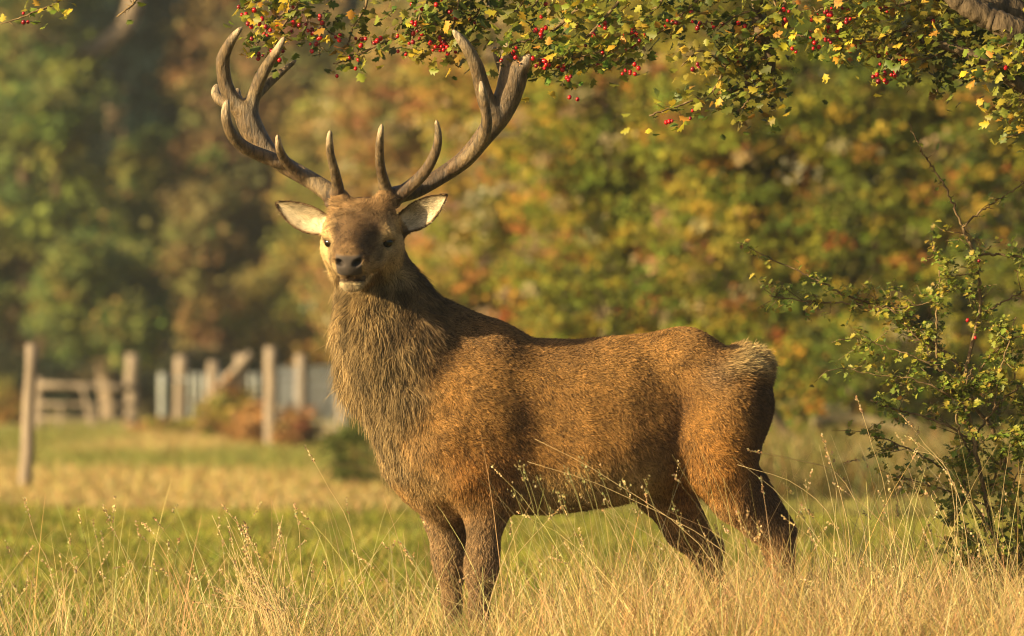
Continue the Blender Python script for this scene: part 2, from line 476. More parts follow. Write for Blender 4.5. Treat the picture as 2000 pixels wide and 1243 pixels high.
# wire netting fence with wooden posts, running on behind the stag
fn = root_at('netting_fence', 560, 66)
tag(fn, 'wooden posts strung with grey wire netting, running behind the stag', 'fence')
FP = [(352, 696, 838, 26), (416, 706, 850, 25), (470, 694, 856, 24), (529, 678, 880, 26), (587, 693, 876, 25), (668, 700, 872, 22), (745, 700, 872, 22)]
tops = []
for i, (px, pt, pb, w) in enumerate(FP):
    d = CAM_H * FPX / (pb - HOR)
    post(fn, px, pt, pb, w, lean=(3 if i == 0 else 0))
    tops.append((px, d, CAM_H + (HOR - pt) * d / FPX))
dbr = CAM_H * FPX / (856 - HOR)
bar(fn, P(426, 760, dbr - .1), P(490, 690, dbr - .1), .05, post_m, 'strut')
wm = mat_noise('wire', (.42, .44, .44), (.60, .62, .61), 30, rough=.4, bump=0, spec=.5)
wl = []
for (a, b_) in zip(tops[3:-1], tops[4:]):
    A0 = np.array([(a[0] - 1000) * a[1] / FPX, a[1] - .1, 0]); B0 = np.array([(b_[0] - 1000) * b_[1] / FPX, b_[1] - .1, 0])
    for z in np.linspace(.06, .86, 11):
        wl.append(tube(np.array([A0 + [0, 0, z], (A0 + B0) / 2 + [0, 0, z - .01], B0 + [0, 0, z]]), np.full(3, .0034), 4))
    for s in np.linspace(.04, .96, 16):
        q = A0 + (B0 - A0) * s
        wl.append(tube(np.array([q + [0, 0, .05], q + [0, 0, .45], q + [0, 0, .86]]), np.full(3, .0034), 4))
V, F = join(wl)
tag(mesh_np('wire_netting', V, F, wm, fn), kind='stuff')

tree('shade_hedge', 'low hedge added dark for the shade under the far trees, behind the gate and railing', 'hedge', 300, 93,  # added to stand for shade under the crowns, painted into its leaves
     [(-40, 760, 130, 75, .8, 0), (170, 765, 130, 72, .8, 0), (380, 760, 130, 75, .8, 0), (600, 765, 150, 75, .8, 0)], [(3, (.030, .038, .020)), (2, (.055, .055, .026)), (1, (.10, .08, .035))], .05, bark_m, 420, 46, .30, .11, shell=.1)
# low scrub along the fence foot
SCRUB = [(3, (.30, .23, .06)), (2, (.20, .19, .045)), (2, (.33, .185, .06)), (1, (.42, .31, .12))]
BR = [(3, (.33, .165, .065)), (2, (.26, .14, .06)), (1, (.40, .27, .10))]
for i, (px, py, rx, rz, d, pal, lab) in enumerate([
    (445, 815, 55, 55, 66, SCRUB, 'low yellow scrub growing against the netting fence below the strut'),
    (500, 830, 35, 45, 64, BR, 'low rusty scrub growing at the foot of the tallest fence post'),
    (575, 845, 30, 42, 62, BR, 'reddish bracken between the two end posts of the fence'),
    (330, 838, 70, 16, 72, SCRUB, 'low strip of yellow weeds at the foot of the steel railing'),
    (15, 800, 45, 50, 84, SCRUB, 'yellow brown scrub behind the lone leaning post')]):
    tree('scrub', lab, 'scrub', px, d, [(px, py, rx, rz, .4, 0), (px + rx * .5, py + rz * .4, rx * .6, rz * .5, .3, .1)], pal, .02, twig_m, 60, 40, .14, .07, 'scrub along the fence', shell=.1)

# hedge of hawthorns behind the stag (about 46 m) -----------------------------------
HG = 'hawthorns of the thicket behind the stag'
PG = [(4, (.150, .172, .026)), (3.5, (.215, .220, .030)), (1.8, (.33, .275, .035)), (1.0, (.42, .26, .036)), (.6, (.36, .15, .045)), (.5, (.08, .09, .02)), (.9, (.36, .28, .15))]
PO = [(2.5, (.22, .200, .034)), (2.5, (.32, .255, .055)), (2, (.41, .265, .060)), (.9, (.38, .175, .060)), (1.2, (.38, .30, .17)), (.4, (.12, .125, .025))]
PD = [(4, (.120, .150, .022)), (3.5, (.180, .195, .026)), (1.8, (.29, .24, .030)), (.7, (.40, .25, .036)), (.45, (.34, .15, .04)), (.9, (.06, .072, .016)), (.6, (.34, .27, .14))]
PR = [(2.4, (.34, .185, .070)), (2.4, (.36, .25, .085)), (2, (.27, .215, .07)), (1.8, (.19, .185, .055)), (1, (.36, .29, .17))]
def hedge(px, d, blobs, pal, ncl, lab, **kw):
    return tree('hawthorn_bush', lab, 'bush', px, d, blobs, pal, .07, bark_m, int(ncl * 2.0), 34, .14, .044, HG, up=.25, fw=.75, **kw)
hedge(780, 58, [(770, 330, 120, 200, 1.2, 0), (720, 560, 110, 140, 1, 0), (880, 480, 130, 200, 1.2, -1), (820, 120, 130, 170, 1.4, 0), (700, 240, 80, 120, .9, 0)], PR, 900, 'rusty pink hawthorn behind the antlers where thicket meets far wood')
hedge(960, 50, [(930, 620, 150, 220, 1.0, 0), (960, 380, 130, 230, 1.1, 0), (900, 820, 130, 160, .8, 0), (950, 120, 140, 200, 1.2, 0)], PO, 900, 'pale orange and tan hawthorn right behind the raised neck')
hedge(1190, 47, [(1180, 560, 180, 260, 1.0, 0), (1160, 260, 180, 230, 1.1, 0), (1150, 850, 170, 140, .9, .4), (1200, 0, 180, 180, 1.2, 0)], PG, 1150, 'orange and olive hawthorn behind the back of the stag')
hedge(1440, 46, [(1430, 500, 180, 260, 1.0, 0), (1420, 200, 180, 230, 1.1, 0), (1440, 800, 190, 170, .8, .4), (1450, -30, 180, 180, 1.2, 0)], PG, 1150, 'yellow green hawthorn flecked with orange above the rump')
hedge(1690, 45.5, [(1680, 430, 190, 260, 1.0, 0), (1680, 150, 180, 230, 1.1, 0), (1660, 680, 180, 150, .7, .8), (1620, 830, 150, 90, .5, .0), (1760, 850, 130, 90, .5, .0), (1670, 750, 190, 110, .5, -.9), (1700, -60, 190, 160, 1.2, 0)], PD, 1150, 'dense green hawthorn behind the twigs of the bare-topped shrub')
hedge(1950, 45, [(1960, 450, 190, 280, 1.0, 0), (1950, 150, 180, 230, 1.1, 0), (1950, 720, 170, 150, .8, .4), (2150, 300, 180, 400, 1.2, 0), (2100, 760, 160, 200, .9, 0), (2420, 320, 200, 400, 1.2, .5), (2380, 780, 190, 200, .9, .5)], PD, 1900, 'green hawthorn closing the thicket beyond the leafy shrub')
# dark low bush behind the breast of the stag
hedge(735, 45, [(735, 880, 75, 70, .5, 0), (775, 920, 60, 55, .4, -.3), (700, 930, 45, 40, .3, -.2)], [(3, (.055, .070, .014)), (2, (.09, .10, .02)), (1, (.17, .15, .035))], 150, 'small dark green bush on the field behind the breast of the stag')
# thicket floor and bleached dead limbs lying under it
n = 52000
px = 790 + 1350 * rng.random(n); y = 38.0 + 9.5 * rng.random(n); x = (px - 1000) * y / FPX
base = np.stack([x, y, ground_h(x, y)], -1)
fc = pick([(3, (.34, .26, .09)), (3, (.20, .19, .045)), (2, (.13, .14, .03)), (1.5, (.36, .22, .06)), (1, (.44, .34, .17))], n)
V, F, C, _ = blades('t', base, .12 + .50 * rng.random(n) ** 2, .012 + .014 * rng.random(n), .4 + .9 * rng.random(n), fc, None, segs=2)
tag(mesh_np('rough_grass', V, F, grass_m, cols=C), 'rough yellowing grass and weeds under the thicket', 'grass', kind='stuff')
DL = [([(1490, 770), (1540, 850), (1620, 905), (1700, 925)], 43.5, .05, 'long bleached dead limb sloping down from behind the rump'),
      ([(1590, 830), (1680, 822), (1760, 840), (1850, 870)], 43.8, .055, 'thick bleached dead limb lying level under the thicket'),
      ([(1660, 760), (1740, 790), (1800, 840)], 44.2, .035, 'dark dead limb leaning under the thicket'),
      ([(1640, 905), (1760, 880), (1900, 905)], 43.2, .045, 'bleached dead limb lying on the thicket floor')]
for pts, d, r, lab in DL:
    q = spline([P(a, b, d) + np.array([0, .15 * math.sin(i * 2), 0]) for i, (a, b) in enumerate(pts)], 16)
    o = mesh_np('dead_limb', *tube(q, np.linspace(r, r * .45, 16), 9, .06), deadwood_m, smooth=True)
    tag(o, lab, 'branch', 'dead limbs under the thicket')
# grey upright stems glimpsed between leaves
for pts, d, r, lab in [([(1545, 330), (1553, 200), (1580, 140), (1640, 80)], 45.4, .028, 'pale arching stem in front of the thicket leaves above the rump'),
                       ([(1905, 700), (1900, 560), (1920, 430), (1900, 300)], 45.0, .03, 'pale upright stem behind the shrub twigs'),
                       ([(945, 268), (985, 264), (1030, 268)], 46.5, .03, 'short pale stem end beside the palm of the antler')]:
    q = spline([P(a, b, d) for a, b in pts], 14)
    o = mesh_np('pale_stem', *tube(q, np.linspace(r, r * .6, 14), 8, .05), deadwood_m, smooth=True)
    tag(o, lab, 'branch', 'pale stems in the thicket')
# ================================================================== the stag
YS = 20.0
TH = math.radians(12)
CT, ST = math.cos(TH), math.sin(TH)

def B(px, py, t=0.0):
    """point of the stag: photo pixel + lateral offset t from its mid plane (t>0 is the flank that faces the camera)"""
    s = ((px - 1000) / 600 - t * ST) / CT
    for _ in range(3):
        y = YS + s * ST - t * CT
        s = ((px - 1000) * y / FPX - t * ST) / CT
    return P(px, py, YS + s * ST - t * CT)

class Field:
    def __init__(self, xs, ys, zs):
        self.x, self.y, self.z = xs, ys, zs
        self.F = np.full((len(xs), len(ys), len(zs)), 0.5, np.float32)
    def box(self, lo, hi):
        sl = []
        for ax, l, h in zip((self.x, self.y, self.z), lo, hi):
            i0 = max(0, np.searchsorted(ax, l) - 1); i1 = min(len(ax), np.searchsorted(ax, h) + 1)
            sl.append(slice(i0, max(i1, i0 + 1)))
        g = (self.x[sl[0]][:, None, None], self.y[sl[1]][None, :, None], self.z[sl[2]][None, None, :])
        return tuple(sl), g
    def smin(self, sl, D, k):
        F = self.F[sl]
        h = np.maximum(k - np.abs(F - D), 0) / k
        self.F[sl] = np.minimum(F, D) - h * h * k * 0.25
    def smax(self, sl, D, k):
        F = self.F[sl]
        h = np.maximum(k - np.abs(F - D), 0) / k
        self.F[sl] = np.maximum(F, D) + h * h * k * 0.25
    def cone(self, a, b, ra, rb, k=0.04, flat=1.0):
        """tapered capsule; flat < 1 squeezes it along Y"""
        a = np.array(a, float); b = np.array(b, float); r = max(ra, rb) + k + 0.02
        sl, (X, Y, Z) = self.box(np.minimum(a, b) - r, np.maximum(a, b) + r)
        Yc = a[1]
        bx, by, bz = b[0] - a[0], (b[1] - a[1]), b[2] - a[2]
        L2 = bx * bx + by * by + bz * bz + 1e-12
        pxx, pyy, pzz = X - a[0], Y - a[1], Z - a[2]
        h = np.clip((pxx * bx + pyy * by + pzz * bz) / L2, 0, 1)
        dx, dy, dz = pxx - h * bx, (pyy - h * by) / flat, pzz - h * bz
        D = np.sqrt(dx * dx + dy * dy + dz * dz) - (ra + (rb - ra) * h)
        self.smin(sl, D.astype(np.float32), k)
    def chain(self, pts, k=0.04, flat=1.0):
        for (a, ra), (b, rb) in zip(pts[:-1], pts[1:]):
            self.cone(a, b, ra, rb, k, flat)
    def ell(self, c, rad, axes=None, k=0.04, sub=False):
        c = np.array(c, float); rad = np.array(rad, float); r = rad.max() + k + 0.02
        sl, (X, Y, Z) = self.box(c - r, c + r)
        A = np.eye(3) if axes is None else np.asarray(axes)
        q = [(X - c[0]) * A[i][0] + (Y - c[1]) * A[i][1] + (Z - c[2]) * A[i][2] for i in range(3)]
        k0 = np.sqrt(sum((q[i] / rad[i]) ** 2 for i in range(3))) + 1e-6
        k1 = np.sqrt(sum((q[i] / rad[i] ** 2) ** 2 for i in range(3))) + 1e-6
        D = (k0 * (k0 - 1) / k1).astype(np.float32)
        if sub:
            self.smax(sl, -D, k)
        else:
            self.smin(sl, D, k)
    def mesh(self):
        F = self.F; nx, ny, nz = F.shape
        s = F < 0
        def c8(i, j, k): return s[i:nx - 1 + i, j:ny - 1 + j, k:nz - 1 + k]
        cnt = np.zeros((nx - 1, ny - 1, nz - 1), np.int8)
        for i in (0, 1):
            for j in (0, 1):
                for k in (0, 1):
                    cnt += c8(i, j, k)
        I, J, K = np.nonzero((cnt > 0) & (cnt < 8))
        vid = np.full(cnt.shape, -1, np.int32); vid[I, J, K] = np.arange(len(I))
        acc = np.zeros((len(I), 3)); n = np.zeros(len(I))
        cr = [(i, j, k) for i in (0, 1) for j in (0, 1) for k in (0, 1)]
        val = {c: F[I + c[0], J + c[1], K + c[2]] for c in cr}
        for c in cr:
            for ax in range(3):
                if c[ax] == 0:
                    d = list(c); d[ax] = 1; d = tuple(d)
                    f0, f1 = val[c], val[d]
                    m = (f0 < 0) != (f1 < 0)
                    t = np.where(m, f0 / np.where(m, f0 - f1, 1), 0)
                    p = np.tile(np.array(c, float), (len(I), 1)); p[:, ax] = t
                    acc += p * m[:, None]; n += m
        q = acc / n[:, None]
        V = np.stack([self.x[I] + (self.x[I + 1] - self.x[I]) * q[:, 0],
                      self.y[J] + (self.y[J + 1] - self.y[J]) * q[:, 1],
                      self.z[K] + (self.z[K + 1] - self.z[K]) * q[:, 2]], -1)
        Q = []
        def quads(a, b, neg, A, B_, C, D):
            f = np.stack([vid[A], vid[B_], vid[C], vid[D]], -1)
            f[neg] = f[neg][:, ::-1]
            Q.append(f)
        # edges along x, y, z
        e = s[:-1] != s[1:]; i, j, k = np.nonzero(e[:, 1:-1, 1:-1]); j += 1; k += 1
        quads(0, 0, ~s[i, j, k], (i, j - 1, k - 1), (i, j, k - 1), (i, j, k), (i, j - 1, k))
        e = s[:, :-1] != s[:, 1:]; i, j, k = np.nonzero(e[1:-1, :, 1:-1]); i += 1; k += 1
        quads(0, 0, s[i, j, k], (i - 1, j, k - 1), (i, j, k - 1), (i, j, k), (i - 1, j, k))
        e = s[:, :, :-1] != s[:, :, 1:]; i, j, k = np.nonzero(e[1:-1, 1:-1, :]); i += 1; j += 1
        quads(0, 0, ~s[i, j, k], (i - 1, j - 1, k), (i, j - 1, k), (i, j, k), (i - 1, j, k))
        return V, np.vstack(Q)

def axis(lo, hi, fl, fh, fine, coarse):
    a = np.arange(lo, fl, coarse); b = np.arange(fl, fh, fine); c = np.arange(fh, hi, coarse)
    return np.concatenate([a, b, c])

# head frame ------------------------------------------------------------
HY, HP, HR = math.radians(7.5), math.radians(19), math.radians(0.5)
hf = np.array([-math.sin(HY) * math.cos(HP), -math.cos(HY) * math.cos(HP), -math.sin(HP)])
hr = unit(np.cross(np.array([0, 0, 1.0]), -hf)) * 1.0
hr = hr if hr[0] > 0 else -hr
hu = np.cross(hf, hr); hu = hu if hu[2] > 0 else -hu
H0 = P(704, 466, YS - 0.20)
AX = np.array([hr, hu, hf])
def H(r, u, f):
    return H0 + r * hr + u * hu + f * hf

bf = Field(axis(-0.82, 0.99, -0.80, -0.19, 0.0042, 0.0105),
           axis(YS - 0.56, YS + 0.62, YS - 0.52, YS + 0.02, 0.0046, 0.0105),
           axis(-0.03, 1.60, 1.14, 1.57, 0.0042, 0.0105))

# trunk: stations (px, top, bottom, half width)
st = np.array([(770, 800, 905, .05), (790, 762, 948, .115), (830, 700, 978, .165), (900, 646, 995, .195), (960, 644, 1000, .21),
               (1040, 663, 1003, .218), (1120, 666, 996, .24), (1200, 659, 984, .238), (1280, 653, 962, .205),
               (1340, 659, 930, .175), (1400, 678, 900, .165), (1440, 695, 870, .16), (1465, 712, 840, .13), (1486, 740, 810, .06)], float)
sS = (st[:, 0] - 1000) / 600 / CT
zt, zb = CAM_H + (HOR - st[:, 1]) / 600, CAM_H + (HOR - st[:, 2]) / 600
sl, (X, Y, Z) = bf.box((-0.55, YS - 0.5, 0.4), (0.95, YS + 0.6, 1.2))
S = X * CT + (Y - YS) * ST; T = X * ST - (Y - YS) * CT
def ip(a): return np.interp(S, sS, a)
hh, cc, ww = ip((zt - zb) / 2), ip((zt + zb) / 2), ip(st[:, 3])
v = (Z - cc) / hh
rho = (np.abs(T / (ww * (1.02 - 0.06 * v))) ** 2.5 + np.abs(v) ** 2.5) ** .4
D = (rho - 1) * np.minimum(hh, ww)
D = np.where((S < sS[0]) | (S > sS[-1]), np.maximum(D, 0) + np.maximum(sS[0] - S, 0) + np.maximum(S - sS[-1], 0) + 0.0, D)
bf.smin(sl, D.astype(np.float32), 0.01)

# near shoulder, forelegs
bf.chain([(B(950, 705, .085), .085), (B(915, 800, .110), .115), (B(868, 862, .135), .105)], .08)
bf.chain([(B(868, 865, .135), .105), (B(915, 920, .150), .092), (B(945, 965, .135), .075)], .05)
bf.cone(B(962, 840, .125), B(975, 960, .135), .10, .055, .09)
bf.chain([(B(940, 950, .13), .078), (B(948, 1010, .125), .058), (B(943, 1080, .125), .046), (B(940, 1108, .125), .046), (B(938, 1128, .125), .038)], .03)
def lower_leg(p, q, r0, name=None, fwd=-0.05):
    """cannon, fetlock, pastern and cleft hoof from knee/hock p to the fetlock q"""
    p = np.array(p); q = np.array(q)
    bf.chain([(p, r0), ((p + q) / 2, r0 * .72), (q, r0 * .82)], .03)
    e = np.array([CT, ST, 0])
    toe = q + e * (fwd)
    for sgn in (-1, 1):
        o = np.array([ST, -CT, 0]) * 0.02 * sgn
        h = np.array([toe[0], toe[1], 0.028]) + o
        bf.cone(q + o * .3, h + np.array([0, 0, .03]), r0 * .7, .03, .02)
        bf.cone(h + np.array([0, 0, .03]), h + e * (-0.02) + np.array([0, 0, -.005]), .03, .026, .01)
def atz(p, z): return np.array([p[0], p[1], z])
lower_leg(B(938, 1125, .125), atz(B(934, 1240, .125), .12), .038)
# far foreleg
bf.chain([(B(850, 860, -.13), .11), (B(852, 930, -.13), .10), (B(868, 975, -.12), .072), (B(872, 1020, -.12), .056), (B(878, 1085, -.12), .047), (B(880, 1112, -.12), .046)], .05)
lower_leg(B(880, 1112, -.12), atz(B(886, 1235, -.12), .12), .038)
# breast between the legs
bf.ell(B(840, 905, 0), (.11, .13, .13), None, .08)
bf.cone(B(800, 880, .02), B(870, 985, .0), .085, .06, .07)

# hindquarters, near side
bf.chain([(B(1340, 715, .09), .12), (B(1415, 790, .115), .145), (B(1408, 860, .140), .122)], .06)
bf.chain([(B(1402, 850, .145), .122), (B(1408, 915, .145), .098), (B(1440, 972, .135), .074), (B(1488, 1020, .13), .054), (B(1517, 1050, .13), .046)], .05)
bf.cone(B(1352, 870, .135), B(1370, 915, .13), .065, .05, .05)
bf.cone(B(1478, 945, .13), B(1533, 1032, .13), .034, .025, .05)
bf.ell(B(1531, 1040, .13), (.030, .03, .034), None, .03)
bf.cone(B(1517, 1050, .13), B(1523, 1085, .13), .048, .04, .03)
lower_leg(B(1523, 1080, .13), atz(B(1556, 1235, .13), .12), .041, fwd=-.045)
# far side
bf.chain([(B(1330, 715, -.09), .12), (B(1390, 790, -.10), .15), (B(1330, 880, -.125), .12), (B(1300, 955, -.13), .082), (B(1338, 1030, -.13), .058), (B(1378, 1078, -.13), .046)], .06)
bf.ell(B(1398, 1070, -.13), (.026, .03, .03), None, .03)
lower_leg(B(1380, 1085, -.13), atz(B(1420, 1235, -.13), .12), .041, fwd=-.045)
# tail
bf.chain([(B(1440, 705, 0), .05), (B(1476, 715, 0), .040), (B(1486, 745, 0), .026)], .03)

# neck
bf.chain([(P(724, 500, YS - .06), .098), (P(738, 560, YS - .06), .112), (P(757, 625, YS - .07), .138), (P(794, 700, YS - .09), .168), (P(850, 790, YS - .08), .19)], .07, .86)
bf.chain([(P(716, 585, YS - .08), .045), (P(708, 640, YS - .14), .060), (P(730, 720, YS - .15), .078), (P(785, 810, YS - .14), .095)], .07)
bf.chain([(P(800, 600, YS - .02), .05), (P(880, 655, YS - .03), .06), (P(960, 680, YS - .01), .06)], .10)

# head
bf.ell(H(0, .028, -.06), (.112, .082, .13), AX, .03)
bf.ell(H(0, -.02, -.05), (.115, .10, .11), AX, .04)
for s_ in (-1, 1):
    bf.cone(H(.066 * s_, .035, .0), H(.083 * s_, .030, .035), .040, .030, .035)          # brow
    bf.cone(H(.088 * s_, -.035, -.02), H(.052 * s_, -.045, .11), .042, .030, .04)         # cheekbone
    bf.ell(H(.070 * s_, -.085, -.05), (.045, .065, .085), AX, .05)                         # jaw muscle
    bf.cone(H(.062 * s_, .085, -.055), H(.074 * s_, .112, -.075), .033, .030, .03)          # pedicle
bf.cone(H(0, .005, .01), H(0, .000, .215), .075, .046, .05)
bf.cone(H(0, .022, .06), H(0, .014, .215), .042, .030, .04)
bf.cone(H(0, -.03, .05), H(0, -.022, .205), .066, .040, .04)
bf.ell(H(0, -.006, .224), (.047, .040, .034), AX, .025)
bf.cone(H(0, -.105, -.04), H(0, -.078, .17), .055, .033, .03)
bf.ell(H(0, -.080, .206), (.038, .028, .030), AX, .02)
for s_ in (-1, 1):
    bf.ell(H(.026 * s_, .006, .238), (.019, .017, .018), AX, .02)
    bf.ell(H(.101 * s_, .002, .052), (.026, .016, .022), AX, .016, True)                    # eye socket
    bf.cone(H(.088 * s_, .022, .050), H(.108 * s_, .014, .030), .011, .010, .012)            # upper lid
    a_ = unit(hr * s_ * .8 + hu * .45); b_ = np.cross(a_, hf); c_ = np.cross(a_, b_)
    bf.ell(H(.029 * s_, .003, .260), (.0155, .0105, .018), [a_, b_, c_], .007, True)            # nostril
    a_ = unit(hr * s_ + hu * -.42); c_ = hf; b_ = np.cross(c_, a_)
    bf.ell(H(.024 * s_, -.058, .230), (.036, .0026, .05), [a_, b_, c_], .005, True)           # mouth
# ears
EAR = {}
EW = .052
def ear_co(X, Y, Z, s_):
    """along 0..1, distance past the rim, height over the cupped sheet"""
    b0, la, wa, nf, L = EAR[s_]
    a = ((X - b0[0]) * la[0] + (Y - b0[1]) * la[1] + (Z - b0[2]) * la[2]) / L
    w = (X - b0[0]) * wa[0] + (Y - b0[1]) * wa[1] + (Z - b0[2]) * wa[2]
    n = (X - b0[0]) * nf[0] + (Y - b0[1]) * nf[1] + (Z - b0[2]) * nf[2]
    ac = np.clip(a, 0, 1)
    h = EW * (1.42 * (ac * .92 + .08) ** .42 * (1 - ac ** 1.9)) + .002
    w = w + .006 * np.sin(ac * 3)
    n0 = -.030 * (1 - np.minimum((w / h) ** 2, 1.2)) * (1 - .25 * ac)
    return a, np.abs(w) - h, n - n0
for s_, base, tip in ((-1, (640, 443), (535, 394)), (1, (782, 440), (872, 379))):
    b0 = P(*base, YS - (.145 if s_ < 0 else .125)); t0 = P(*tip, YS - (.105 if s_ < 0 else .185))
    la = unit(t0 - b0); L = np.linalg.norm(t0 - b0)
    nf = unit(np.array([-.22 if s_ < 0 else -.35, -1, -.02])); nf = unit(nf - la * nf.dot(la))
    wa = np.cross(la, nf)
    wa = wa if wa[2] > 0 else -wa
    EAR[s_] = (b0, la, wa, nf, L)
    sl, (X, Y, Z) = bf.box(b0 * .5 + t0 * .5 - L * .75, b0 * .5 + t0 * .5 + L * .75)
    a1, w1, n1 = ear_co(X, Y, Z, s_)
    D = np.maximum(np.maximum(np.abs(n1) - .0058, w1), np.maximum(-a1 * L, (a1 - 1) * L))
    bf.smin(sl, D.astype(np.float32), .008)
    bf.cone(b0 - la * .07 - nf * .01, b0 + la * .005 - nf * .035, .045, .026, .03)

BV, BQ = bf.mesh()
# light smoothing of the coarse parts
def laplace(V, Q, it=2, lam=0.45):
    e = np.vstack([Q[:, [0, 1]], Q[:, [1, 2]], Q[:, [2, 3]], Q[:, [3, 0]]])
    n = len(V)
    deg = np.bincount(e.ravel(), minlength=n)[:, None]
    for _ in range(it):
        a = np.stack([np.bincount(e[:, 0], V[e[:, 1], i], n) + np.bincount(e[:, 1], V[e[:, 0], i], n) for i in range(3)], -1) / deg
        V = V + lam * (a - V)
    return V
head_w = 1 / (1 + np.exp(-(BV[:, 2] - 1.20) / .01))[:, None]
BV = laplace(BV, BQ, 1, .3) * head_w + laplace(BV, BQ, 4, .5) * (1 - head_w)

def vnormals(V, Q):
    n = np.cross(V[Q[:, 2]] - V[Q[:, 0]], V[Q[:, 3]] - V[Q[:, 1]])
    N = np.stack([sum(np.bincount(Q[:, k], n[:, i], len(V)) for k in range(4)) for i in range(3)], -1)
    return unit(N)
BN = vnormals(BV, BQ)

def sm(x, a, b):
    t = np.clip((x - a) / (b - a), 0, 1)
    return t * t * (3 - 2 * t)

def regions(V):
    d = V[:, 1]
    px = 1000 + V[:, 0] * FPX / d; py = HOR - (V[:, 2] - CAM_H) * FPX / d
    q = V - H0
    r, u, f = q @ hr, q @ hu, q @ hf
    head = sm(V[:, 2], 1.235, 1.30) * (1 - sm(px, 800, 815))
    head = np.maximum(head, (sm(f, .03, .07) * (V[:, 2] > 1.18) * (1 - sm(py, 575, 590))) * (px < 800))
    ear = np.zeros(len(V)); inner = np.zeros(len(V)); rim = np.zeros(len(V))
    for s_ in (-1, 1):
        a, w, n = ear_co(V[:, 0], V[:, 1], V[:, 2], s_)
        m = (w < .015) & (np.abs(n) < .022) & (a > .06) & (a < 1.08)
        ear = np.maximum(ear, m * 1.0)
        inner = np.maximum(inner, m * (1 - sm(w, -.012, -.003)) * sm(n, .0, .003) * (1 - sm(a, .86, .95)))
        rim = np.maximum(rim, m * np.maximum(sm(w, -.010, -.002), sm(a, .84, .97)))
    return px, py, r, u, f, head, ear, inner, rim

def mixc(c, tgt, w):
    return c * (1 - w[:, None]) + np.array(tgt) * w[:, None]

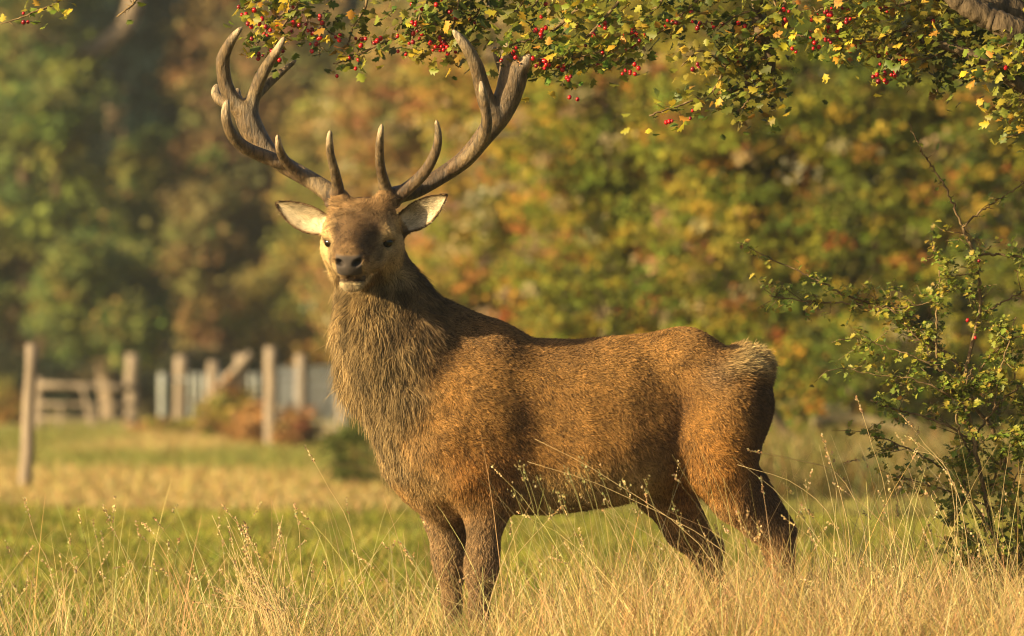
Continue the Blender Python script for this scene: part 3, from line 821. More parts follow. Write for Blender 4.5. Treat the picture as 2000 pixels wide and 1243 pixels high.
def coat(V, N):
    px, py, r, u, f, head, ear, inner, rim = regions(V)
    T = V[:, 0] * ST - (V[:, 1] - YS) * CT
    n1 = noise3(V * 9); n2 = noise3(V * 26 + 5); n3 = noise3(V * 70 + 9)
    c = np.tile(np.array([.345, .178, .046]), (len(V), 1))
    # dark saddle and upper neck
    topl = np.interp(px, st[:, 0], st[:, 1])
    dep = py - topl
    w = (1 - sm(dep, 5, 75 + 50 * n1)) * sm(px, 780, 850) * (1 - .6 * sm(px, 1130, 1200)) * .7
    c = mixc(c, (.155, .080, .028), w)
    # mane: grey-tan, long haired neck and breast
    mane = (1 - sm(px + .35 * (py - 700) * (py < 760) + 45 * (n1 - .5), 765, 880)) * sm(V[:, 2], .58, .66)
    c = mixc(c, (.350, .242, .105), mane * (.92))
    neckback = sm(px + 60 * (n1 - .5), 735, 800) * (1 - sm(py, 640, 700)) * (1 - sm(px, 880, 1000))
    c = mixc(c, (.135, .080, .034), neckback * .8)
    # painted shade: dark streaks behind the shoulder and on the flank in front of the thigh
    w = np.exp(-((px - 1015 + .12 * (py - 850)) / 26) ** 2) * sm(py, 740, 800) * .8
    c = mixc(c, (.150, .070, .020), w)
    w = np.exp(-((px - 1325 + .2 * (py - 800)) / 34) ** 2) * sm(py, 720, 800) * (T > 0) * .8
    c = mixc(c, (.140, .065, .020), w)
    # rusty shoulder and thigh
    w = np.exp(-((px - 930) / 90) ** 2 - ((py - 930) / 60) ** 2) * .6
    c = mixc(c, (.400, .165, .028), w)
    w = np.exp(-((px - 1400) / 70) ** 2 - ((py - 900) / 90) ** 2) * .6
    c = mixc(c, (.400, .175, .028), w)
    # belly
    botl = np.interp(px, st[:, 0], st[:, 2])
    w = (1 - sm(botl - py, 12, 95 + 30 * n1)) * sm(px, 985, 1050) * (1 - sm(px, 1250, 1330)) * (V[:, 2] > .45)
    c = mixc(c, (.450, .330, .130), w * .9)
    w = (1 - sm(botl - py, -14, 12)) * sm(px, 985, 1010) * (1 - sm(px, 1180, 1260)) * (V[:, 2] > .45) * sm(-N[:, 2], .3, .8)  # shade painted on the down-facing underside
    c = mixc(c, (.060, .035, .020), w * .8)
    # front of breast between the legs pale
    w = np.exp(-((px - 830) / 55) ** 2 - ((py - 955) / 45) ** 2) * .55
    c = mixc(c, (.400, .290, .130), w)
    # legs
    leg = 1 - sm(V[:, 2], .44, .62)
    c = mixc(c, (.270, .172, .082), leg * (1 - .35 * (px > 1300)) * (.9))
    hoof = 1 - sm(V[:, 2], .055, .07)
    c = mixc(c, (.03, .024, .018), hoof)
    # shade painted on the back edge of the haunch, cream rump patch and tail
    w = sm(px, 1435, 1485) * sm(py, 735, 760) * (1 - sm(py, 1000, 1080)) * .85
    c = mixc(c, (.070, .036, .016), w)
    w = sm(px + .5 * (py - 700), 1400, 1455) * (1 - sm(py, 716, 742)) 
    c = mixc(c, (.640, .450, .190), w * .95)
    w = np.exp(-((px - 1400) / 35) ** 2 - ((py - 735) / 35) ** 2) * .5
    c = mixc(c, (.200, .140, .085), w)
    # speckle
    n4 = noise3(V * np.array([34, 34, 9]) + 3)
    c *= (0.52 + .45 * n2 + .55 * n3)[:, None] * (1 - mane[:, None] * (.55 - 1.05 * n4[:, None]))
    # ---- head
    h = np.tile(np.array([.150, .088, .037]), (len(V), 1))
    ar = np.abs(r)
    w = np.exp(-(ar / .046) ** 2) * sm(f, -.02, .05) * (1 - sm(f, .20, .225)) * sm(u, -.05, -.02)
    h = mixc(h, (.070, .040, .018), w * .85)                                   # dark bridge
    w = sm(u, .035, .06) * (1 - sm(f, .0, .04)); h = mixc(h, (.270, .160, .066), w * .75)
    w = np.exp(-((ar - .060) / .020) ** 2 - ((u - .052) / .022) ** 2); h = mixc(h, (.050, .028, .014), w * .9)   # dark brow spots
    w = sm(ar, .062, .088) * (1 - sm(u, .02, .06)) * sm(f, -.08, .0); h = mixc(h, (.470, .330, .150), w * .85)   # pale cheeks and eye rings
    w = sm(ar, .020, .05) * sm(f, .10, .17) * (1 - sm(u, -.02, .01)); h = mixc(h, (.400, .280, .130), w * .8)      # pale muzzle sides
    w = np.exp(-((ar - .106) / .030) ** 2 - ((u - .035) / .03) ** 2) * (f < .06); h = mixc(h, (.47, .33, .15), w * .8)
    w = sm(-u, .066, .074) * sm(f, .07, .13); h = mixc(h, (.480, .380, .225), w)                                   # pale chin
    w = np.exp(-(ar / .012) ** 2) * sm(-u, .074, .085) * sm(f, .13, .16); h = mixc(h, (.25, .16, .09), w * .7)
    w = sm(f, .218, .232) * sm(u, -.046, -.040) * (1 - sm(u, .022, .032)) * (1 - sm(ar, .038, .046))
    pad = w
    h = mixc(h, (.058, .046, .039), w)                                        # nose pad
    w = np.exp(-((ar - .027) / .012) ** 2 - ((u - .002) / .010) ** 2) * sm(f, .235, .25); h = mixc(h, (.012, .009, .008), w)
    w = np.exp(-(((u + .060 + .30 * ar * (ar > .0)) / .0045) ** 2)) * sm(f, .15, .18) * (ar < .058); h = mixc(h, (.030, .019, .014), w * .9)  # lip line
    w = np.exp(-((ar - .100) / .026) ** 2 - ((u - .004) / .013) ** 2) * sm(f, .02, .04); h = mixc(h, (.035, .020, .012), w * .9)
    w = np.exp(-((ar - .080) / .010) ** 2 - ((u + .022) / .016) ** 2) * sm(f, .03, .05); h = mixc(h, (.060, .036, .018), w * .8)
    n5 = noise3(V * 48 + 2)
    h *= 1.3 * (0.46 + .40 * n3 + .25 * n2 + .45 * n5)[:, None]
    e = np.tile(np.array([.23, .145, .065]), (len(V), 1))
    e = mixc(e, (.115, .065, .03), rim * .9)
    e = mixc(e, (.56, .46, .30), inner)
    e *= (.52 + .55 * n2 + .40 * n3)[:, None]
    c = c * (1 - head[:, None]) + h * head[:, None]
    c = c * (1 - ear[:, None]) + e * ear[:, None]
    return np.clip(c, .004, .9), mane, head, ear, inner, pad, leg, px, py, dep, (r, u, f)

fur_m = mat_attr('coat_hair', rough=.55, spec=.25, attr='col')
skin_m = mat_attr('coat_skin', rough=.75, spec=.15)
stag_loc = B(1130, 1310, 0); stag_loc[2] = 0
stag = empty('stag', stag_loc)
tag(stag, 'red stag with large branching antlers standing in dry grass, head turned to face us', 'deer')
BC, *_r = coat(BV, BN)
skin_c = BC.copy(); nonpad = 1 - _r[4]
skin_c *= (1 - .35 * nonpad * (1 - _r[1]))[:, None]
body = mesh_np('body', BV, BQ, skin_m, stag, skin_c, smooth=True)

# fur strands ------------------------------------------------------------
def strands(name, ntot, parent, sel, seg=5):
    tri = np.vstack([BQ[:, [0, 1, 2]], BQ[:, [0, 2, 3]]])
    a, b, c_ = BV[tri[:, 0]], BV[tri[:, 1]], BV[tri[:, 2]]
    cen = (a + b + c_) / 3
    ar = np.linalg.norm(np.cross(b - a, c_ - a), axis=1) / 2
    nrm = unit(BN[tri].mean(1))
    view = unit(np.array([0, 0, CAM_H]) - cen)
    vis = sm((nrm * view).sum(1), -.75, -.25) * .9 + .1
    wgt = ar * vis * sel(cen)
    idx = rng.choice(len(tri), ntot, p=wgt / wgt.sum())
    u_, v_ = rng.random(ntot), rng.random(ntot)
    fl = u_ + v_ > 1; u_[fl], v_[fl] = 1 - u_[fl], 1 - v_[fl]
    t = tri[idx]
    R = BV[t[:, 0]] + u_[:, None] * (BV[t[:, 1]] - BV[t[:, 0]]) + v_[:, None] * (BV[t[:, 2]] - BV[t[:, 0]])
    N = unit(BN[t[:, 0]] * (1 - u_ - v_)[:, None] + BN[t[:, 1]] * u_[:, None] + BN[t[:, 2]] * v_[:, None])
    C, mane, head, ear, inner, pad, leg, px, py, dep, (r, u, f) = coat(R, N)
    # flow
    es = np.array([CT, ST, 0]); dn = np.array([0, 0, -1.0])
    flow = np.tile(es * .8 + dn * .55, (ntot, 1))
    w = sm(py, 820, 950); flow = flow * (1 - .5 * w[:, None]) + dn * (.5 * w)[:, None]
    flow = flow * (1 - mane[:, None]) + (dn + np.array([-.10, -.15, 0])) * mane[:, None]
    flow = flow * (1 - leg[:, None]) + dn * leg[:, None]
    hfl = -hf * .9 + hu * .25 + hr * (np.sign(r) * .25)[:, None]
    hfl = np.where((u < -.06)[:, None], -hf * .8 - hu * .5, hfl)
    flow = flow * (1 - head[:, None]) + hfl * head[:, None]
    for s_ in (-1, 1):
        b0_, la, wa, nf, L = EAR[s_]
        m = (ear > .5) & (np.sign(r) == s_)
        flow[m] = la + rng.normal(size=(m.sum(), 3)) * .25
    # tufting
    tu = np.stack([noise3(R * 34 + k * 7.7) - .5 for k in range(3)], -1)
    tb = np.stack([noise3(R * 12 + k * 3.1) - .5 for k in range(3)], -1)
    flow = unit(flow) + tu * (.9 + .5 * mane[:, None]) + tb * .7 + rng.normal(size=(ntot, 3)) * .30
    tan = unit(flow - N * (flow * N).sum(1, keepdims=True))
    ln = .0105 + .007 * noise3(R * 18)
    ml = mane * (.25 + .75 * sm(R[:, 2], .74, .92)) * (.35 + .65 * sm(py, 590, 670))
    ln = ln * (1 - ml) + (.030 + .028 * noise3(R * 16)) * ml
    belly = np.exp(-((np.interp(px, st[:, 0], st[:, 2]) - py) / 40) ** 2) * sm(px, 1000, 1060) * (1 - sm(px, 1250, 1320)); ln += .016 * belly
    rump = sm(px + .5 * (py - 700), 1395, 1440) * (1 - sm(py, 720, 760)) * (R[:, 2] > .9); ln += .026 * rump
    ln = ln * (1 - leg) + .012 * leg
    ln = ln * (1 - head) + (.0085 + .014 * sm(u, .045, .09) * (f < .03) + .016 * sm(-u, .10, .13) * (f < .1)) * head
    ln = np.where(ear > .5, .0055 + .010 * inner, ln)
    ln = ln * (1 - .6 * sm(R[:, 2], 1.515, 1.535))
    ln = ln * (1 - pad) + .0005 * pad
    ln *= (.65 + .6 * rng.random(ntot)) * (1 + .8 * (mane > .5) * (rng.random(ntot) < .06))
    lift = .52 + .40 * rump + .10 * mane + .10 * rng.normal(size=ntot) - .14 * head
    k = np.linspace(0, 1, seg)
    lift = np.where(ear > .5, .25, lift)
    base = unit(tan * np.cos(lift)[:, None] + N * np.sin(lift)[:, None])
    sag = dn * (.22 * mane + .05)[:, None]
    pts = R[:, None, :] + (base[:, None, :] * k[None, :, None] + (sag - N * .16)[:, None, :] * (k ** 2)[None, :, None]) * ln[:, None, None]
    wob = rng.normal(size=(ntot, 1, 3)) * (k ** 1.5)[None, :, None] * (ln * .10)[:, None, None]
    pts = pts + wob - N[:, None, :] * .001
    cs = C * (.70 + .62 * rng.random((ntot, 1)) ** 1.3)
    dark = rng.random(ntot) < (.16 + .16 * (noise3(R * 40) > .6)) * (1 - .6 * inner) * (1 - head * .3)
    cs[dark] *= .34
    lite = (rng.random(ntot) < .10); cs[lite] = cs[lite] * 1.35 + .015
    rad = (.00105 + .00005 * mane - .00035 * head)[:, None] * (1 - .82 * k[None, :] ** 1.4)
    cu = bpy.data.hair_curves.new(name)
    cu.add_curves([seg] * ntot)
    off = np.array(parent_loc(parent), dtype=np.float32)
    cu.attributes['position'].data.foreach_set('vector', (pts - off).astype(np.float32).ravel())
    ra = cu.attributes.get('radius') or cu.attributes.new('radius', 'FLOAT', 'POINT')
    ra.data.foreach_set('value', np.broadcast_to(rad, (ntot, seg)).astype(np.float32).ravel())
    ca = cu.attributes.new('col', 'FLOAT_COLOR', 'CURVE')
    ca.data.foreach_set('color', np.hstack([np.clip(cs, 0, .9), np.ones((ntot, 1))]).astype(np.float32).ravel())
    cu.materials.append(fur_m)
    o = bpy.data.objects.new(name, cu); col.objects.link(o); o.parent = parent
    return o
strands('fur', 380000, body, lambda c: np.where(c[:, 2] > 1.2, 2.2, 1.0) * (c[:, 2] > .07))

# eyes ------------------------------------------------------------------
em, nt, b = new_mat('eye'); b.inputs['Base Color'].default_value = (.012, .006, .003, 1); b.inputs['Roughness'].default_value = .08
def ball(name, c, r, mat, parent, sub=12, sq=(1, 1, 1)):
    th, ph = np.meshgrid(np.linspace(0.02, math.pi - .02, sub), np.arange(sub * 2) * math.pi / sub, indexing='ij')
    V = np.stack([np.sin(th) * np.cos(ph) * sq[0], np.sin(th) * np.sin(ph) * sq[1], np.cos(th) * sq[2]], -1).reshape(-1, 3) * r + c
    m = sub * 2
    i, j = np.meshgrid(np.arange(sub - 1), np.arange(m), indexing='ij'); j2 = (j + 1) % m
    F = np.stack([i * m + j, (i + 1) * m + j, (i + 1) * m + j2, i * m + j2], -1).reshape(-1, 4)
    return mesh_np(name, V, F, mat, parent, smooth=True)
for s_ in (-1, 1):
    ball('eye', H(.094 * s_, .000, .042), .0172, em, stag)

# antlers ----------------------------------------------------------------
def Z(zx, zy, dy): return P(400 + .33 * zx, 30 + .33 * zy, YS - .13 + dy)
anm, nt, b = new_mat('antler')
tc = nt.nodes.new('ShaderNodeTexCoord')
at = nt.nodes.new('ShaderNodeAttribute'); at.attribute_name = 'Col'
nz = nt.nodes.new('ShaderNodeTexNoise'); nz.inputs['Scale'].default_value = 38; nz.inputs['Detail'].default_value = 6; nz.inputs['Roughness'].default_value = .7
mp = nt.nodes.new('ShaderNodeMapping'); mp.inputs['Scale'].default_value = (2.2, 1.6, .55)
nt.links.new(tc.outputs['Object'], mp.inputs[0]); nt.links.new(mp.outputs[0], nz.inputs['Vector'])
mr = nt.nodes.new('ShaderNodeMapRange'); mr.inputs[1].default_value = .36; mr.inputs[2].default_value = .62; mr.inputs[3].default_value = .28; mr.inputs[4].default_value = 1.3
nt.links.new(nz.outputs['Fac'], mr.inputs[0])
vm = nt.nodes.new('ShaderNodeVectorMath'); vm.operation = 'SCALE'
nt.links.new(at.outputs['Color'], vm.inputs[0]); nt.links.new(mr.outputs[0], vm.inputs['Scale']); nt.links.new(vm.outputs[0], b.inputs['Base Color'])
b.inputs['Roughness'].default_value = .5
bp = nt.nodes.new('ShaderNodeBump'); bp.inputs['Strength'].default_value = 1; bp.inputs['Distance'].default_value = .010
nt.links.new(nz.outputs['Fac'], bp.inputs['Height']); nt.links.new(bp.outputs[0], b.inputs['Normal'])

U = .33 / 600      # metres per zoomed pixel
def antler(sets, name, rough_at):
    allp = np.array([Z(*p[:3]) for s in sets for p in s])
    lo, hi = allp.min(0) - .05, allp.max(0) + .05
    g = .0040
    fd = Field(*[np.arange(lo[i], hi[i], g) for i in range(3)])
    tips = []
    for s in sets:
        q = spline([list(Z(*p[:3])) + [p[3] * U * .88] for p in s], 4 * len(s))
        fd.chain([(x[:3], x[3]) for x in q], .014)
        if s[-1][3] < 8: tips.append((q[-1][:3], np.linalg.norm(np.diff(q[:, :3], axis=0), axis=1).sum()))
    # coronet of bony pearls at the base
    b0 = Z(*rough_at)
    for k in range(16):
        a = k * math.pi / 8
        fd.ell(b0 + np.array([math.cos(a) * .031, math.sin(a) * .028, .004 * math.sin(3 * a)]), (.011, .011, .009), None, .006)
    V, Q = fd.mesh(); V = laplace(V, Q, 2, .4)
    c = np.tile(np.array([.170, .108, .050]), (len(V), 1))
    c = mixc(c, (.095, .050, .024), (1 - sm(V[:, 2], b0[2] + .02, b0[2] + .24)) * .75)
    n = noise3(V * 14)
    c = mixc(c, (.25, .175, .085), sm(n, .5, .8) * .6)
    for tp, L in tips:
        d = np.linalg.norm(V - tp, axis=1)
        c = mixc(c, (.54, .40, .24), (1 - sm(d, .012, min(.085, L * .35))) * .9)
    return mesh_np(name, V, Q, anm, stag, c, smooth=True)

antler([
    [(790, 1125, .0, 52), (745, 1060, .0, 54), (640, 985, .03, 50), (500, 905, .06, 50), (395, 835, .08, 52), (310, 730, .09, 66), (262, 640, .09, 70), (240, 560, .09, 64)],
    [(245, 580, .09, 62), (185, 530, .08, 46), (128, 430, .07, 40), (108, 320, .05, 36), (112, 240, .03, 32), (160, 145, .0, 22), (220, 68, -.02, 5)],
    [(255, 590, .09, 46), (290, 480, .09, 36), (330, 370, .07, 32), (380, 280, .05, 26), (430, 205, .03, 18), (470, 130, .02, 6)],
    [(315, 470, .10, 22), (370, 410, .14, 22), (450, 340, .17, 17), (543, 266, .20, 5)],
    [(470, 880, .04, 40), (350, 835, .02, 38), (240, 785, -.02, 34), (165, 715, -.06, 30), (128, 630, -.09, 23), (124, 560, -.10, 17), (132, 505, -.11, 5)],
    [(230, 570, .10, 34), (150, 530, .16, 32), (85, 500, .20, 24), (62, 455, .22, 16), (72, 415, .23, 5)],
    [(210, 520, .13, 22), (190, 475, .17, 14), (196, 440, .19, 4)],
    [(600, 965, .02, 30), (520, 905, -.01, 28), (465, 845, -.05, 22), (438, 780, -.09, 16), (430, 708, -.12, 4)],
    [(790, 1095, -.02, 42), (785, 1010, -.05, 30), (770, 930, -.10, 24), (745, 830, -.14, 19), (738, 750, -.17, 14), (741, 683, -.19, 4)],
], 'antler', (785, 1120, .0))
antler([
    [(1082, 1125, .0, 50), (1120, 1070, .0, 52), (1250, 1035, .04, 46), (1400, 950, .07, 48), (1540, 850, .09, 52), (1650, 720, .10, 56), (1735, 600, .10, 72), (1790, 490, .10, 78)],
    [(1780, 510, .10, 76), (1822, 400, .09, 78), (1845, 330, .08, 62), (1890, 285, .07, 34), (1920, 238, .06, 5)],
    [(1800, 480, .10, 66), (1800, 380, .10, 60), (1800, 290, .10, 48), (1790, 220, .10, 24), (1780, 150, .10, 5)],
    [(1690, 590, .09, 50), (1730, 545, .095, 46), (1780, 500, .10, 46), (1810, 470, .10, 40)],
    [(1830, 400, .09, 46), (1822, 340, .09, 40), (1800, 290, .09, 34), (1850, 300, .08, 30), (1880, 290, .07, 24)],
    [(1800, 420, .13, 26), (1765, 330, .17, 22), (1735, 250, .19, 16), (1715, 190, .20, 5)],
    [(1720, 600, .09, 66), (1672, 520, .07, 50), (1640, 420, .05, 43), (1610, 310, .02, 38), (1565, 215, .0, 30), (1520, 150, -.01, 22), (1470, 90, -.02, 6)],
    [(1470, 905, .04, 40), (1570, 830, .0, 38), (1640, 740, -.05, 36), (1668, 640, -.09, 29), (1660, 530, -.12, 21), (1645, 460, -.14, 16), (1634, 392, -.15, 4)],
    [(1110, 1085, -.01, 42), (1200, 1025, -.04, 36), (1300, 930, -.09, 31), (1365, 810, -.14, 24), (1382, 710, -.17, 16), (1369, 618, -.20, 4)],
    [(1085, 1100, -.02, 44), (1062, 1000, -.05, 31), (1040, 900, -.10, 24), (1034, 800, -.14, 20), (1038, 720, -.17, 14), (1048, 645, -.19, 4)],
], 'antler', (1082, 1120, .0))
# ================================================================== hawthorn boughs overhead and the shrub at the right
haw = empty('hawthorn_tree', (2.35, 20.45, 0))
tag(haw, 'old hawthorn with red berries, its boughs hanging over the antlers', 'tree')
LEAFP = [(3.5, (.125, .165, .022)), (4, (.21, .235, .030)), (3.4, (.33, .31, .036)), (1.7, (.56, .40, .035)), (.8, (.48, .24, .035)), (.8, (.06, .085, .016))]
berry_m, nt, b = new_mat('haw_berry'); b.inputs['Base Color'].default_value = (.42, .008, .012, 1); b.inputs['Roughness'].default_value = .22
berry_d, nt, b = new_mat('haw_berry_dark'); b.inputs['Base Color'].default_value = (.20, .006, .012, 1); b.inputs['Roughness'].default_value = .28

def W(px, py, dy): return P(px, py, 20.0 + dy)
# trunk and boughs (mostly out of frame above and to the right)
tq = spline([(2.35, 20.45, -.1), (2.30, 20.45, .8), (2.12, 20.40, 1.6), (1.98, 20.35, 2.1), (1.75, 20.3, 2.32)], 26)
mesh_np('trunk', *tube(tq, np.linspace(.17, .10, 26), 14, .06), bark_m, haw, smooth=True)
BR_ = []
def branch(pts, r0, r1, name='branch', n=None, mat=None, bump=.06):
    q = spline([W(*p) for p in pts], n or 7 * len(pts))
    k = len(q)
    q[1:-1] += rng.normal(size=(k - 2, 3)) * r0 * (.05 if r0 > .012 else .22)
    mesh_np(name, *tube(q, np.linspace(r0, r1, k), 12 if r0 > .012 else 8, .02 if r0 > .012 else bump), mat or bark_m, haw, smooth=True)
    return q
branch([(2060, 110, .3), (1980, 30, .25), (1900, 10, .2), (1840, -20, .2), (1700, -60, .2), (1400, -80, .15), (1000, -75, .1), (650, -65, .05), (300, -60, .05), (-60, -40, .05)], .062, .012, 'bough')
branch([(2080, 100, .1), (1990, 62, -.02), (1930, 34, -.02), (1880, 6, -.02), (1820, -45, .0)], .046, .030, 'bough')
branch([(2080, 190, .15), (2000, 170, .05), (1940, 130, .04), (1880, 100, .05), (1820, 85, .06), (1740, 60, .06)], .030, .008, 'bough')
b6 = branch([(1485, -90, .15), (1478, 10, .1), (1482, 55, .08), (1503, 100, .05), (1505, 140, .05)], .020, .017, 'branch')
branch([(1504, 138, .05), (1480, 150, .04), (1455, 165, .02), (1418, 182, .0)], .013, .008)

# twigs: path, radius, leaves per metre, berry clusters, leaf tint
TW = [
    ([(640, -65, .05), (590, 0, .0), (548, 60, -.04), (530, 105, -.06)], .005, 60, 7, 1.1),
    ([(560, 20, -.02), (520, 60, -.05), (498, 95, -.06)], .004, 60, 4, 1.2),
    ([(600, -60, .0), (530, -10, .0), (470, 18, .0)], .004, 55, 3, 1.1),
    ([(600, -10, .02), (600, 45, .0), (590, 70, .0)], .004, 75, 3, .9),
    ([(620, 30, .0), (640, 60, .0), (655, 70, .02)], .003, 45, 2, .8),
    ([(735, -60, .05), (712, 15, .03), (690, 52, .03), (678, 95, .03)], .006, 34, 1, .7),
    ([(640, 20, 0), (625, 80, -.02), (623, 112, -.02)], .003, 10, 1, .8),
    ([(1000, -75, .1), (930, -5, .06), (870, 30, .04), (800, 62, .02), (740, 88, .0), (690, 112, .0), (650, 125, .0)], .006, 30, 5, .9),
    ([(850, -70, .1), (835, 0, .02), (815, 45, .0), (800, 90, -.02)], .005, 95, 8, 1.1),
    ([(900, -70, .1), (895, 10, .04), (885, 60, .03), (890, 95, .03)], .005, 110, 2, .6),
    ([(960, -70, .1), (940, 10, .06), (915, 45, .03)], .005, 90, 1, .6),
    ([(830, 20, 0), (860, 60, -.02), (880, 85, -.03)], .004, 85, 4, 1.3),
    ([(820, 60, .02), (845, 82, .0), (838, 100, .0)], .004, 25, 2, .8),
    ([(980, 10, .05), (1010, 25, .05), (1032, 45, .05), (1060, 60, .05)], .004, 18, 0, .6),
    ([(1180, -80, .1), (1140, 0, .05), (1080, 60, .0), (1010, 85, -.02), (965, 98, -.02)], .006, 85, 6, 1.1),
    ([(1260, -80, .1), (1210, 0, .04), (1150, 70, .0), (1100, 112, -.03), (1065, 122, -.03)], .006, 95, 7, 1.15),
    ([(1330, -80, .1), (1300, -10, .05), (1250, 50, .02), (1200, 90, .0), (1170, 122, .0)], .006, 95, 7, 1.0),
    ([(1060, -70, .1), (1050, 0, .06), (1030, 20, .05)], .005, 80, 2, .6),
    ([(1240, 60, 0), (1160, 105, -.04), (1060, 114, -.05), (970, 122, -.05)], .0035, 20, 2, 1.3),
    ([(1130, 90, -.02), (1110, 135, -.03), (1098, 170, -.03)], .003, 30, 2, 1.2),
    ([(1420, -80, .1), (1370, -10, .05), (1330, 30, .04), (1280, 70, .04)], .006, 85, 3, .7),
    ([(1230, 90, .02), (1235, 120, .0), (1225, 135, .0)], .003, 30, 3, .8),
    ([(1560, -60, .1), (1520, 30, .06), (1460, 80, .02), (1420, 130, .0), (1390, 180, -.02), (1330, 205, -.03), (1268, 226, -.04)], .006, 45, 2, 1.2),
    ([(1420, 130, .0), (1370, 100, -.02), (1330, 130, -.02)], .004, 55, 1, 1.2),
    ([(1480, 20, .1), (1440, 30, .08), (1400, 60, .06)], .005, 110, 3, .6),
    ([(1482, 60, .08), (1455, 90, .06), (1430, 110, .05)], .005, 120, 1, .45),
    ([(1500, 110, .05), (1470, 120, .03), (1440, 125, .02)], .005, 150, 0, .42),
    ([(1500, 140, .05), (1480, 170, .02), (1455, 205, .0), (1440, 218, .0)], .005, 120, 0, .6),
    ([(1500, 140, .05), (1515, 165, .03), (1500, 190, .03)], .004, 70, 0, .5),
    ([(1500, -70, .1), (1515, 10, .06), (1535, 40, .04)], .005, 60, 3, .8),
    ([(1850, 20, .15), (1760, 60, .05), (1690, 80, .0), (1620, 75, -.02), (1555, 70, -.03)], .007, 85, 8, 1.2),
    ([(1830, -20, .15), (1760, 10, .05), (1690, 25, .0), (1620, 40, -.02)], .006, 95, 7, 1.25),
    ([(1780, -50, .15), (1720, -10, .05), (1650, 0, .0), (1590, 25, .0)], .006, 85, 5, 1.1),
    ([(1820, 60, .1), (1770, 90, .02), (1740, 120, -.02), (1720, 145, -.03)], .005, 70, 5, 1.2),
    ([(1880, 60, .15), (1850, 100, .1), (1800, 115, .05), (1750, 105, .05)], .006, 90, 1, .5),
    ([(1940, 90, .18), (1900, 130, .12), (1850, 125, .1), (1830, 180, .08)], .006, 70, 0, .5),
    ([(1920, 60, .15), (1880, 70, .1), (1850, 60, .08), (1830, 40, .08)], .006, 130, 1, .45),
    ([(2060, 100, .1), (1990, 120, .0), (1950, 132, -.04), (1905, 142, -.05)], .006, 50, 1, 1.3),
    ([(2060, 60, .1), (2000, 80, .0), (1960, 90, -.04), (1935, 110, -.04)], .005, 90, 0, 1.2),
    ([(2060, 210, .1), (2000, 195, .0), (1960, 215, -.02), (1925, 228, -.02)], .004, 45, 0, 1.2),
    ([(2050, 250, .1), (1990, 262, .0), (1960, 275, .0)], .004, 25, 0, 1.0),
    ([(2000, 130, .2), (1980, 170, .15), (1960, 190, .12)], .008, 120, 0, .45),
    ([(160, -60, .05), (115, 2, .0), (70, 22, -.02), (40, 35, -.02), (-10, 50, -.02)], .0045, 16, 1, 1.1),
    ([(300, -60, .05), (266, 0, .02), (250, 16, .0), (228, 33, .0)], .0055, 3, 0, .8),
]
lp, la_, ls, lt, bp_ = [], [], [], [], []
for pts, r, dens, ncl, tint in TW:
    q = branch(pts, r, r * .45, 'twig', 10 * len(pts), twig_m, .10)
    L = np.linalg.norm(np.diff(q, axis=0), axis=1).sum()
    k = int(dens * L * 4.2)
    cut = 3 if pts[0][1] < -20 else 0
    u = (cut + rng.random(k) * (len(q) - 1.01 - cut)); i = u.astype(int); f = (u - i)[:, None]
    p = q[i] * (1 - f) + q[i + 1] * f
    sp = .022 + .026 * min(1, dens / 100)
    lp.append(p + rng.normal(size=(k, 3)) * np.array([sp, sp, sp])); lt.append(np.full(k, tint))
    # short spurs and thorns
    sj = []
    for _ in range(int(L * 26)):
        j = rng.integers(1, len(q) - 1); dd = unit(rng.normal(size=3)) * (.015 + .03 * rng.random())
        sj.append(tube(np.array([q[j], q[j] + dd * .5, q[j] + dd]), [.0016, .0013, .0004], 4))
    if sj:
        mesh_np('spur', *join(sj), twig_m, haw).__setitem__('kind', 'stuff')
    for _ in range(ncl):
        j = rng.integers(len(q) // 3, len(q))
        c = q[j] + np.array([rng.normal() * .02, -.02 + rng.normal() * .02, -.02 + rng.normal() * .015])
        for _ in range(rng.integers(3, 8)):
            bp_.append(c + rng.normal(size=3) * np.array([.011, .012, .012]))
lp = np.vstack(lp); lt = np.concatenate(lt); bp_ = np.array(bp_)
n = len(lp)
lc = pick(LEAFP, n, .2)
# leaves of one spray share a tone: some sprays scaled darker, others turning
zone = noise3(lp * 7 + 3)
turn = np.array([.34, .24, .035])
lc = np.clip(lc * np.clip(lt, .5, 1.2)[:, None], .004, .9)
lc = lc * (1 - .45 * np.clip((zone - .55) / .2, 0, 1)[:, None]) + turn * (.45 * np.clip((zone - .55) / .2, 0, 1))[:, None]
nrm, a, b_ = frames(n, .35, (-.45, -.6, .2), .5)
a = unit(a + np.array([0, 0, -.35])); b_ = unit(np.cross(nrm, a)); nrm = np.cross(a, b_) * -1
sz = .024 + .022 * rng.random(n)
